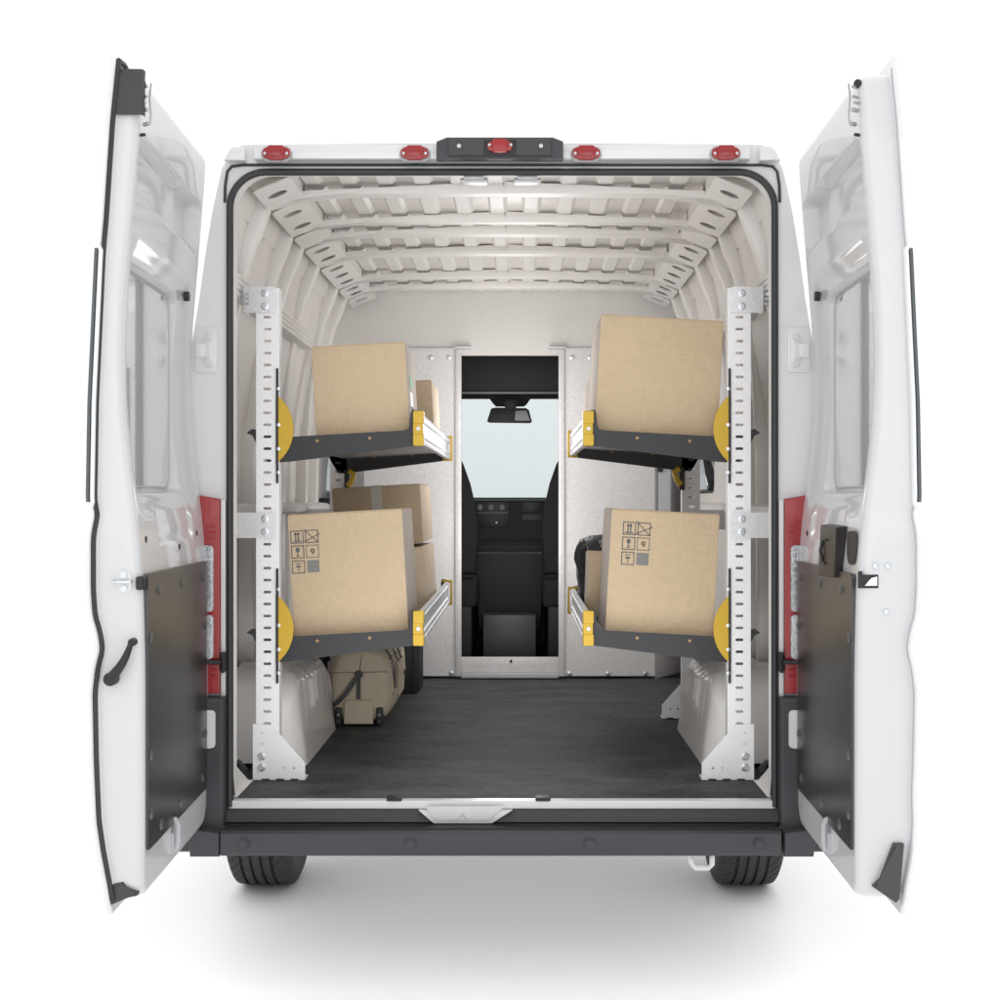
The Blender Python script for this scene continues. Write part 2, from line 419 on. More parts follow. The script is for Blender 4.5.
# centre brake light housing
b = MB(); x0, x1 = X(437, -.05), X(563, -.05); zt, zb = Z(140, -.05), Z(162, -.05)
b.prism([(x0, zb), (x1, zb), (x1, zt - .012), (x1 - .03, zt), (x0 + .03, zt), (x0, zt - .012)], -.085, -.046, bev=.007)
cb = b.build('brake_light', M['bumper'], van)
b = MB(); xc = X(500, -.09); b.box(x0 + .035, x1 - .035, -.094, -.084, zb + .008, zt - .006, .004); b.build('housing_face', M['bumper2'], cb)
b = MB(); b.box(xc - .046, xc + .046, -.097, -.093, zb + .01, zt - .012, .002); b.build('lamp_bezel', M['black'], cb)
zc = (zb + zt) / 2
b = MB(); b.prism(rrect(xc - .036, xc + .036, zc - .014, zc + .014, .012), -.106, -.0965, bev=.004); b.prism(rrect(xc - .021, xc + .021, zc - .019, zc + .019, .005), -.114, -.0965, bev=.004); b.build('lens', M['red'], cb)
b = MB()
for px in (459, 541, 489.5, 511): b.cyl((X(px, -.1), -.1 if px in (459, 541) else -.112, zc + .002), (0, 1, 0), .006 if px in (459, 541) else .004, .012)
b.build('screw', M['bolt'], cb)

# pillar details: hinge plates, tail lights, check strap, corner bumper
for s in (-1, 1):
    # hinge
    b = MB(); xi, xo = s * .838, s * .905
    b.prism(rrect(min(xi, xo), max(xi, xo), 1.785, 1.915, .008), -.006, -.0005, bev=.002)
    hp = b.build('hinge', M['paint'], van)
    b = MB(); b.prism(rrect(min(s * .846, s * .872), max(s * .846, s * .872), 1.80, 1.90, .010), -.012, -.0055, bev=.003)
    b.box(s * .872, s * .9, -.016, -.006, 1.828, 1.87, .004)
    b.build('hinge_leaf', M['paint'], hp)
    b = MB()
    for z in (1.812, 1.887): b.cyl((s * .859, -.019, z), (0, 1, 0), .008, .008, bev=.002)
    b.build('bolt', M['whitep'], hp)
    # tail light
    zt_i, zt_o, zb_ = Z(499, 0), Z(495, 0), Z(693, 0)
    b = MB(); b.prism([(s * .827, zb_), (s * .827, zt_i), (s * .895, zt_o), (s * .97, zt_o + .01), (s * .985, zb_)], -.022, .004, bev=.006)
    for k in range(26):
        z = zb_ + .05 + k * .0175
        if Z(655, 0) < z < Z(545, 0): continue
        b.box(s * .838, s * .95, -.0255, -.021, z, z + .006)
    tl = b.build('tail_light', M['red'], van)
    b = MB(); b.prism(rrect(min(s * .842, s * .96), max(s * .842, s * .96), Z(611, 0), Z(545, 0), .012), -.034, -.0215, bev=.004)
    for i in range(4):
        for j in range(9): b.box(s * (.849 + i * .013), s * (.859 + i * .013), -.038, -.033, Z(608, 0) + .009 + j * .020, Z(608, 0) + .024 + j * .020, .002, 1)
    b.build('reversing_lamp', M['clear'], tl)
    b = MB(); b.prism(rrect(min(s * .842, s * .96), max(s * .842, s * .96), Z(658, 0), Z(614, 0), .012), -.034, -.0215, bev=.004)
    b.build('indicator_lamp', M['clear'], tl)
    # white strip between light and seal
    b = MB(); b.prism([(s * .812, .80), (s * .8255, .80), (s * .8255, 1.41), (s * .812, 1.41)], -.012, .0005, bev=.002); b.build('pillar_trim', M['paint'], van)
    # check strap
    b = MB(); zz = Z(661, 0); b.tube([(s * .812, -.03, zz + .002), (s * .85, -.035, zz), (s * .90, -.05, zz + .004)], .007, 8)
    b.box(s * .806, s * .822, -.034, -.004, zz - .028, zz + .028, .004); b.tube([(s * .815, -.036, zz - .03), (s * .812, -.038, zz), (s * .817, -.036, zz + .03)], .005)
    b.build('door_check', M['black'], van)
    # corner of the bumper
    b = MB()
    b.prism([(s * .808, .835), (s * .93, .835), (s * .97, .80), (s * .985, .5), (s * .955, .40), (s * .945, .386), (s * .812, .386), (s * .812, .46), (s * .808, .47)], -.05, .10, bev=.012, seg=3)
    b.prism([(s * .8115, .4535), (s * .905, .468), (s * .895, .386), (s * .8115, .386)], -.1, -.04, bev=.006, seg=3)
    b.build('bumper_corner', M['bumper'], van)
    b = MB(); b.prism(rrect(min(s * .832, s * .90), max(s * .832, s * .90), Z(748, -.05), Z(710, -.05), .012), -.058, -.045, bev=.006); b.build('reflector', M['whitep'], van)

# bumper: sloping riser, tread and face
b = MB()
prof = [(.03, .5035), (-.006, .503), (-.020, .474), (-.022, .468), (.03, .468)]
b.prism(prof, -.812, .812, axis='x'); b.build('bumper_riser', M['bumper2'], van)
b = MB()
prof = [(.03, .466), (-.094, .4585), (-.1, .452), (-.1, .398), (-.094, .388), (-.02, .385), (.03, .40)]
b.prism(prof, -.808, .802, axis='x', bev=.003)
bump = b.build('bumper', M['bumper'], van)
b = MB(); b.box(-.80, .80, -.075, -.035, .4585, .4635, .002); b.build('tread_strip', M['black'], bump)
for px in (243, 410.5, 590, 760):
    b = MB(); c = P(px, 844.5, -.1); b.cyl((c.x, -.1035, c.z), (0, 1, 0), .0175, .006, 28, bev=.0); b.cyl((c.x, -.1055, c.z), (0, 1, 0), .013, .004, 28, r2=.015); b.build('parking_sensor', M['bumper'], bump)
# tow eye
b = MB(); xa, xb = X(691, .1), X(712, .1); za, zb2 = .40, Z(868, .1)
b.tube([(xa - .02, .1, za), (xa + .002, .1, zb2 + .012), (xa + .014, .1, zb2), (xb - .01, .1, zb2), (xb, .1, zb2 + .01), (xb, .1, za)], .008, 10); b.build('tow_eye', M['whitep'], van)

# wheels
def wheel(s):
    c = Vector((s * .868, 1.03, .34)); W = .115
    prof = []
    gro = (-.055, -.02, .015, .05)
    def r_at(x):
        r = .34 - .012 * (abs(x) / W) ** 4 - (.0 if abs(x) < .095 else .03 * ((abs(x) - .095) / .02) ** 1.6)
        for gx in gro:
            if abs(x - gx) < .0045: r -= .010
        return r
    xs = sorted(set([round(-W + .23 * k / 60, 4) for k in range(61)] + [gx + d for gx in gro for d in (-.006, -.0044, .0044, .006)]))
    b = MB(); rows = []; N = 240
    for k in range(N):
        a = 2 * PI * k / N; row = []
        for x in xs:
            r = r_at(x)
            sh = (k + int(18 * x / W)) % 5
            if sh == 0 and (abs(x) > .054): r -= .005
            if (k + int(30 * x / W)) % 7 == 0 and abs(x) < .05: r -= .002
            row.append((c.x + x, c.y + r * math.cos(a), c.z + r * math.sin(a)))
        for xx, rr in ((W - .004, .27), (W - .016, .215)): row.append((c.x + xx, c.y + rr * math.cos(a), c.z + rr * math.sin(a)))
        row = [(c.x - xx, c.y + rr * math.cos(a), c.z + rr * math.sin(a)) for xx, rr in ((W - .016, .215), (W - .004, .27))] + row
        rows.append(row)
    rows.append(rows[0]); b.grid(rows)
    wp = MB(); wp.cyl((c.x - .09, c.y, c.z), (1, 0, 0), .07, .18, 28); hub = wp.build('wheel', M['grey'], van)
    b.build('tyre', M['tyre'], hub, smooth=30)
    b = MB(); b.cyl((c.x - .1, c.y, c.z), (1, 0, 0), .215, .2, 40); b.build('rim', M['grey'], hub)
for s in (-1, 1): wheel(s)
for s in (-1, 1):                                   # front wheels
    wp = MB(); wp.cyl((s * .87 - .1, 4.4, .34), (1, 0, 0), .34, .2, 64, bev=.03); fw = wp.build('wheel', M['tyre'], van)
# underbody
b = MB(); b.box(-.96, .96, .2, 5.3, .34, .40); b.build('underbody', M['dark'], van)

# ---------------------------------------------------------------- interior of the van
PROF = [(.0, 2.405), (.665, 2.402), (.765, 2.362), (.787, 2.293), (.82, 2.215), (.845, 2.127), (.87, 2.0), (.888, 1.82), (.90, 1.6), (.905, 1.3), (.905, .525)]
def off(k, d):
    """profile offset outwards by d"""
    out = []
    for i, (x, z) in enumerate(PROF):
        a = Vector(PROF[max(0, i - 1)]); c = Vector(PROF[min(len(PROF) - 1, i + 1)])
        t = (c - a).normalized(); nrm = Vector((-t.y, t.x)); nrm = -nrm if nrm.dot(Vector((x, z - 1.4))) < 0 else nrm
        if i == 0: nrm = Vector((0, 1))
        out.append((x + nrm.x * d, z + nrm.y * d))
    return out
_off = off
def extx(z):
    t = sorted((zz_, xx_) for xx_, zz_ in EXT); return lerp(z, t)
def off(k, d): return [(min(x, extx(z) - .003) if x > .6 else x, z) for x, z in _off(k, d)]
def subdiv(pts, n=3):
    out = []
    for a, c in zip(pts, pts[1:]):
        for k in range(n): out.append((a[0] + (c[0] - a[0]) * k / n, a[1] + (c[1] - a[1]) * k / n))
    return out + [pts[-1]]
ARCH = [(.425, .492), (.885, .93), (1.115, 1.175), (1.515, 1.595), (2.095, 2.15), (2.41, 2.46)]
inn, out_ = off(0, 0), [(x, min(z, 2.447)) for x, z in off(0, .062)]
for ka, (Ya, Yb) in enumerate(ARCH):
    b = MB()
    cut = 8 if ka >= 4 else 99                      # the sliding door side has no lower arches at the window
    full_in = [(-x, z) for x, z in reversed(inn)] + inn[1:cut]; full_out = [(-x, z) for x, z in reversed(out_)] + out_[1:cut]
    w = Yb - Ya; rows = []
    sec = [(0, 1), (0, .35), (.08, .12), (.28, .0), (.72, .0), (.92, .12), (1, .35), (1, 1)]
    for t, d in sec:
        rows.append([(pi[0] + (po[0] - pi[0]) * d, Ya + w * t, pi[1] + (po[1] - pi[1]) * d) for pi, po in zip(full_in, full_out)])
    b.grid(rows)
    for (pi, po) in ((inn, out_),):
        pass
    b.build('body_arch', M['primer'], van, smooth=30)
# liner panels between the arches on both sides
edges = [.03] + [v for a in ARCH for v in a] + [3.05]
bays = [(edges[i], edges[i + 1]) for i in range(0, len(edges), 2)]
lin = off(0, .046)
for k, (Ya, Yb) in enumerate(bays):
    Ya -= .012; Yb += .012
    for s in (-1, 1):
        b = MB(); wpts = lin[2:]
        w = Yb - Ya
        # a liner with a soft longitudinal press line and turned edges
        cols = [(0, .022), (.06, .004), (.12, 0), (.45, 0), (.5, .006), (.55, 0), (.88, 0), (.94, .004), (1, .022)]
        parts_ = [[p for p in wpts if p[1] >= 1.80] if (k >= 4 and s == 1) else wpts]
        for wp in parts_:
            b.grid([[(s * min(x + d, extx(z) - .009), Ya + w * t, z) for x, z in wp] for t, d in cols])
        b.build('side_liner', M['primer2'], van, smooth=50)
# window frame on the right side
b = MB(); b.prism([(1.60, .525), (2.99, .525), (2.99, 1.835), (1.60, 1.835)], .908, .916, axis='x', holes=[rrect(1.99, 2.66, 1.44, 1.79, .05)]); b.build('sliding_door_panel', M['primer2'], van, smooth=20)
b = MB(); b.prism(rrect(1.965, 2.685, 1.415, 1.815, .06), .9165, .93, axis='x', holes=[rrect(2.0, 2.65, 1.45, 1.78, .05)]); b.build('window_frame', M['gasket'], van)
for s in (-1, 1):                                   # outside mirrors by the cab
    b = MB(); b.prism(rrect(s * 1.10, s * 1.32, 1.27, 1.60, .05), 4.20, 4.30, bev=.03, seg=3); mo = b.build('door_mirror', M['black'], van)
    b = MB(); b.prism(rrect(s * 1.125, s * 1.295, 1.38, 1.575, .04), 4.194, 4.20); b.build('mirror_glass', M['tint'], mo)
    b = MB(); b.tube([(s * .95, 4.26, 1.33), (s * 1.12, 4.26, 1.34)], .03, 12); b.build('mirror_arm', M['black'], mo)

# corner gussets with slots, two 3 mm plates per bay
GUS = [(.17, .428, 1), (.488, .89, 2), (.925, 1.12, 0), (1.17, 1.52, 2), (1.59, 2.10, 3), (2.145, 2.415, 2), (2.455, 2.66, 1)]
pA, pB = Vector((.668, 2.398)), Vector((.768, 2.356))
for s in (-1, 1):
    for Ya, Yb, ns in GUS:
        b = MB(); L = (pB - pA).length + .006
        hs = [slot(0, 0, L * .58, .034)] if ns == 1 else []
        holes = []
        for q in range(ns):
            yc = Ya + (Yb - Ya) * (q + .5 + .0) / ns if ns > 1 else (Ya + Yb) / 2
            holes.append([(L / 2 + (u), yc + v) for u, v in slot(0, 0, L * .56, .062)])
        outl = [(-.01, Ya), (L - .01, Ya), (L, Ya + .01), (L, Yb - .01), (L - .01, Yb), (-.01, Yb)]
        A, B_ = b.prism(outl, 0, .004, axis='z', holes=holes)
        du = (pB - pA).normalized(); dn = Vector((-du.y, du.x)); dn = dn if dn.y < 0 else -dn
        for vtx in b.bm.verts:
            u, y, h = vtx.co; base = pA - du * .006 + du * u + dn * (.004 - h * 1.)
            vtx.co = Vector((s * base.x, y, base.y))
        # turned flange along the upper edge
        q0 = pA - du * .014
        b.box(s * q0.x, s * (q0.x + .004), Ya, Yb, q0.y, q0.y + .04)
        b.build('corner_gusset', M['primer'], van, smooth=20)
        # dark backing chamfer
b = MB()
o2 = off(0, .045)
for s in (-1, 1):
    b.grid([[(s * x, Y, z) for x, z in o2[1:4]] for Y in (.05, 2.7)])
b.build('chamfer_panel', M['primer2'], van)
# roof skin with lengthwise swages
b = MB(); zr = 2.448
b.box(-.70, .70, .03, 2.75, zr, zr + .004); b.mi = 1; k = 0; x = -.655
while x < .66:
    for (Ya, Yb) in bays:
        if Yb > 2.7: Yb = 2.72
        b.prism([(x, zr), (x + .010, zr - .011), (x + .054, zr - .011), (x + .068, zr)], Ya + (.004 if Ya > .1 else 0), Yb - .004)
    x += .119
b.build('roof_panel', [M['roofskin'], M['primer']], van, smooth=20)
# longitudinal rails on side walls
for s in (-1, 1):
    Yend = 1.77 if s < 0 else 1.40
    for zc_, nm, Ye in ((2.085, 1, Yend), (1.375, 0, 2.6)):
        b = MB()
        xo = s * .862 if nm else s * .905
        sec = []
        H = .075 if nm else .05
        n_ = 4
        pts = []
        if not nm: pts = [(xo - s * .02, zc_ + .02), (xo - s * .034, zc_ + .012), (xo - s * .034, zc_ - .012), (xo - s * .02, zc_ - .02)]
        for q in range(n_ if nm else 0):
            z0_ = zc_ + H / 2 - q * H / n_; z1_ = z0_ - H / n_
            pts += [(xo - s * .030, z0_ - .002), (xo - s * .036, z0_ - .006), (xo - s * .036, z1_ + .004), (xo - s * .030, z1_)]
        pts += [(xo + s * .03, zc_ - H / 2), (xo + s * .03, zc_ + H / 2)]
        b.prism(pts, .12, Ye); b.build('wall_rail', M['primer'], van, smooth=20)
# inner trim strip near the seal
# floor
b = MB(); b.box(-.935, .935, .018, 2.72, FL - .02, FL, .0)
b.build('cargo_floor', M['floor'], van)
b = MB(); b.box(-.93, .93, .05, 5.0, .45, FL - .025); b.build('floor_pan', M['primer2'], van)
# white floor edge to the side near the sill
for s in (-1, 1):
    b = MB(); b.prism([(s * .80, .02), (s * .784, .02), (s * .784, .26), (s * .90, .30), (s * .90, .02)], FL + .001, FL + .003, axis='z')
    b.build('floor_edge', M['primer'], van)
    b = MB(); b.grid([[(s * .792, .03, FL + .0), (s * .80, .03, FL + .10), (s * .80, .03, 2.28)], [(s * .79, .24, FL + .001), (s * .865, .24, FL + .09), (s * .885, .24, 1.9)]])
    b.build('lower_liner', M['primer'], van)
    b = MB(); b.tube([(s * .797, .10, .625), (s * .785, .11, .602), (s * .779, .12, .593)], [.006, .009, .006], 10); b.build('lashing_eye', M['black'], van)
# wheel wells
def well(s):
    b = MB(); rows = []
    NY, NT = 46, 40
    for j in range(NY + 1):
        v = j / NY; Y = .44 + v * .86
        e = abs(2 * v - 1)
        cap = (1 - max(0, (e - .62) / .38) ** 2.4) ** .5 if e < 1 else 0.0
        top = FL + .02 + .30 * cap ** 1.0 * (1 - .10 * v)
        inner = .655 + .06 * max(0, (e - .8) / .2) ** 2
        row = []
        for i in range(NT + 1):
            t = i / NT
            # path: from floor up the inner face, round the shoulder, out to the wall
            x, z = (inner + .035 * min(1, t / .55), FL + (top - FL) * min(1, (t / .55)) if t < .55 else top)
            if t >= .55: x = inner + .035 + (t - .55) / .45 * (.905 - inner - .035)
            # round the shoulder
            if .42 < t < .68:
                q = (t - .42) / .26; a = q * PI / 2; R_ = .07
                x = inner + .03 + R_ - R_ * math.cos(a); z = top - R_ + R_ * math.sin(a)
            elif t <= .42:
                z = FL + (top - .07 - FL) * t / .42; x = inner + .03 * t / .42
            else:
                x = inner + .10 + (t - .68) / .32 * (.905 - inner - .10); z = top
            z = max(z, FL)
            # ridges (swages) running over the well
            w_ = max(0., math.sin(v * 9 * PI * 2 + .6)) ** 5 * .015 * sstep((v - .18) / .1) * sstep((.97 - v) / .05) * (sstep((t - .16) / .16) if t < .5 else 1)
            if t < .5: x -= w_ * sstep((t - .08) / .1)
            else: z += w_ * .8 * sstep((.9 - t) / .1)
            # two ledges along the top
            if v < .35 and t > .3: z += .012 * max(0, math.sin(v / .35 * 3 * PI)) ** 3
            row.append((s * x, Y, z))
        rows.append(row)
    b.grid(rows)
    o = b.build('wheel_arch_cover', M['well'], van, smooth=60)
for s in (-1, 1): well(s)

# ---------------------------------------------------------------- bulkhead and cab
YB = 2.70
b = MB()
xl, xr = X(461.5, YB), X(558.5, YB); zt, zbt = Z(350, YB), Z(676, YB)
def pan(x0, x1, z0, z1, t=.006, y=YB): b.box(x0, x1, y, y + t, z0, z1, .0015, 1)
bulk = None
b.box(xl - .0, xr, YB, YB + .01, Z(672, YB), Z(657, YB), .002)
bulk = b.build('bulkhead', M['galv'], van)
for s, xe in ((-1, xl), (1, xr)):
    b = MB(); b.box(xe, s * .717, YB, YB + .006, zbt, zt); b.build('bulkhead_panel', M['galv'], bulk)
    b = MB(); b.box(xe, xe + s * .030, YB - .018, YB - .001, zbt, zt + .003, .003); b.build('door_post', M['galv'], bulk)
    b = MB(); b.prism([(s * .72, YB), (s * .905, 3.0), (s * .905, 3.006), (s * .718, YB + .008)], FL, zt, axis='z'); b.build('bulkhead_wing', M['galv2'], bulk)
    b = MB(); b.box(xe - s * .05, xe + s * .03, YB - .05, YB + .02, zt + .004, zt + .010); b.box(xe + s * .03, s * .72, YB - .012, YB + .0, zt + .001, zt + .007); b.build('top_flange', M['zinc'], bulk)
b = MB()
for px, py in ((431, 357.5), (449, 357.5), (572, 357.5), (590, 357.5), (569.5, 673.5), (608, 673.5), (645.5, 673.5), (451.5, 673)):
    c = P(px, py, YB); b.cyl((c.x, YB, c.z), (0, -1, 0), .012, .007, 16, bev=.002)
b.build('bolt', M['bolt'], bulk)
b = MB(); c = P(511, 661, YB); b.box(c.x - .006, c.x + .006, YB - .004, YB + .001, c.z - .008, c.z + .006); b.build('latch_hole', M['black'], bulk)
b = MB(); b.box(xl, xr, YB - .03, YB + .05, Z(677, YB) - .002, Z(672.3, YB), .003); b.build('threshold', M['alu'], bulk)
# plain panel above
b = MB()
hw = .80; zh0, zh1 = Z(355.5, YB + .02), 2.47
hp_ = [(extx(z) - .006, z) for z in (zh0, 2.2, 2.29, 2.38)] + [(.76, 2.45)]
b.prism(hp_ + [(-x, z) for x, z in reversed(hp_)], YB + .02, YB + .04)
b.build('upper_bulkhead', M['head'], van)
# blue-grey pillar tube at the right wing
b = MB(); x0, x1 = X(656, YB + .1), X(671, YB + .1); b.prism([(x0 - .004, YB + .02), (x0 + .008, YB - .004), (x1 - .016, YB - .004), (x1 - .004, YB + .02), (x1 - .004, YB + .06), (x0 - .004, YB + .06)], FL + .26, 2.13, axis='z'); b.build('corner_post', M['alu'], van)
b = MB(); c = P(660, 468, YB); b.box(c.x - .012, c.x + .012, YB - .02, YB - .005, c.z - .02, c.z + .02, .003); b.build('post_clip', M['black'], van)
# black panel painted in place of the dark opening at upper right
b = MB(); b.prism([(2.46, 2.12), (2.72, 2.12), (2.72, 2.30), (2.60, 2.28), (2.48, 2.16)], .80, .845, axis='x'); b.build('dark_opening_panel', M['black'], van)
# cab: dark lining
b = MB()
b.box(-.79, .79, 3.0, 3.7, 2.28, 2.31); b.box(-.92, .92, 2.76, 4.9, .50, .52); b.build('cab_lining', M['dark'], van)
b = MB(); b.box(-.79, .79, 3.2, 3.65, Z(393, 3.2), 2.32, .01); b.build('overhead_shelf', M['dark'], van)
b = MB(); b.box(-.79, .79, 3.18, 3.2, Z(393.8, 3.18), Z(391.8, 3.18), .001); b.build('shelf_lip', M['grey'], van)
for s in (-1, 1):
    b = MB(); b.box(s * .93, s * .95, 2.77, 3.95, .5, 1.42); b.build('cab_side_lining', M['dark'], van)
# mirror mount and mirror
Ym = 3.95
b = MB(); b.prism([(X(484, Ym), Z(392, Ym)), (X(534, Ym), Z(392, Ym)), (X(531, Ym), Z(398, Ym)), (X(527, Ym), Z(404, Ym)), (X(524, Ym), Z(406.5, Ym)), (X(496, Ym), Z(406.5, Ym)), (X(492.5, Ym), Z(403, Ym)), (X(489, Ym), Z(397, Ym))], Ym, Ym + .02, bev=.004); b.build('sensor_cover', M['dark'], van)
Ym = 3.88
b = MB(); b.prism([(X(487, Ym), Z(421, Ym)), (X(491, Ym), Z(408.5, Ym)), (X(495, Ym), Z(407.5, Ym)), (X(526, Ym), Z(408, Ym)), (X(529, Ym), Z(410, Ym)), (X(532, Ym), Z(421.5, Ym)), (X(530, Ym), Z(423, Ym)), (X(489, Ym), Z(422.5, Ym))], Ym, Ym + .03, bev=.005)
c = P(510.5, 402.5, Ym); b.cyl((c.x, Ym + .03, c.z), (0, -1, 0), .042, .04, 24, bev=.01)
mir = b.build('rear_view_mirror', mat('mirror_housing', (.045, .047, .05), .5), van)
b = MB(); b.prism([(X(515, Ym), Z(420.5, Ym)), (X(515.5, Ym), Z(411, Ym)), (X(526.5, Ym), Z(410.5, Ym)), (X(530, Ym), Z(420.8, Ym))], Ym - .004, Ym + .001); b.build('mirror_face', mat('mirror_glass', (.16, .165, .17), .2), mir)
# dashboard
Yd = 3.95
b = MB(); b.box(-.9, .9, Yd, 4.85, .6, Z(499.5, Yd), .02); b.box(-.9, .9, Yd + .1, 4.85, .6, 1.425, .02)
b.build('dashboard', M['dark'], van)
b = MB(); b.box(X(476, Yd - .01), X(509, Yd - .01), Yd - .012, Yd, Z(527, Yd), Z(502, Yd), .003); db = b.build('radio', M['black'], van)
b = MB()
for px in (480, 491, 502): c = P(px, 507.5, Yd - .02); b.cyl((c.x, Yd - .01, c.z), (0, -1, 0), .018, .02, 20, bev=.004)
b.build('knob', M['grey'], db)
b = MB(); b.box(X(478, Yd), X(508, Yd), Yd - .016, Yd - .011, Z(513, Yd), Z(512.3, Yd)); b.build('trim_line', M['grey'], db)
b = MB(); c = P(496.5, 522, Yd - .02); b.tube([(c.x + .028 * math.cos(a * PI / 8), Yd - .016, c.z + .028 * math.sin(a * PI / 8)) for a in range(14)], .002, 6); b.build('dial', mat('green_dial', (.02, .12, .09), .4), db)
b = MB(); b.cyl((c.x, Yd - .012, c.z - .004), (0, -1, 0), .006, .005); b.build('dial_centre', M['red2'], db)
b = MB(); b.box(X(522, Yd), X(541, Yd), Yd - .006, Yd, Z(520.5, Yd), Z(514.5, Yd), .002); vv = b.build('air_vent', mat('vent_grey', (.06, .06, .062), .5), van)
b = MB()
for q in range(7): x = X(523.5 + q * 2.4, Yd); b.box(x, x + .006, Yd - .010, Yd - .005, Z(519.5, Yd), Z(515.5, Yd))
b.build('vent_fin', M['black'], vv)
b = MB(); b.box(X(522, Yd), X(541, Yd), Yd - .004, Yd + .001, Z(512.5, Yd), Z(502, Yd), .002); b.build('dash_pocket', M['black'], van)
b = MB()
b.box(X(474, 3.8), X(547, 3.8), 3.8, 4.0, .6, Z(541, 3.8), .02); b.box(X(477, 3.7), X(545, 3.7), 3.7, 3.82, .6, Z(546, 3.7), .01)
b.prism([(X(474, 3.5), Z(553, 3.5)), (X(546, 3.5), Z(553, 3.5)), (X(540, 3.5), Z(629, 3.5)), (X(479, 3.5), Z(629, 3.5))], 3.5, 3.72, bev=.012)
b.build('centre_console', M['dark'], van)
b = MB(); b.prism([(X(483, 3.2), FL), (X(536, 3.2), FL), (X(536, 3.2), Z(615, 3.2)), (X(483, 3.2), Z(615, 3.2))], 3.2, 3.45, bev=.01); b.build('console_box', M['glove'], van)
# seats
for s in (-1, 1):
    xi = X(477, 3.1) if s < 0 else X(542.5, 3.1)
    o_ = s
    b = MB()
    pts = [(xi + o_ * 0.0, 1.02), (xi, 1.25), (xi + o_ * .012, 1.38), (xi + o_ * .04, 1.50), (xi + o_ * .075, 1.60), (xi + o_ * .11, 1.66), (xi + o_ * .20, 1.70), (xi + o_ * .35, 1.70), (xi + o_ * .46, 1.60), (xi + o_ * .50, 1.3), (xi + o_ * .50, 1.02)]
    b.prism(pts, 3.1, 3.24, bev=.035, seg=4)
    st_ = b.build('seat', M['seat'], van)
    b = MB(); b.box(xi + o_ * .0, xi + o_ * .5, 3.14, 3.7, .84, 1.0, .04, 4); b.build('cushion', M['seat'], st_)
    b = MB(); b.box(xi + o_ * .03, xi + o_ * .47, 3.15, 3.65, FL, .85, .01); b.build('seat_base', M['dark'], st_)

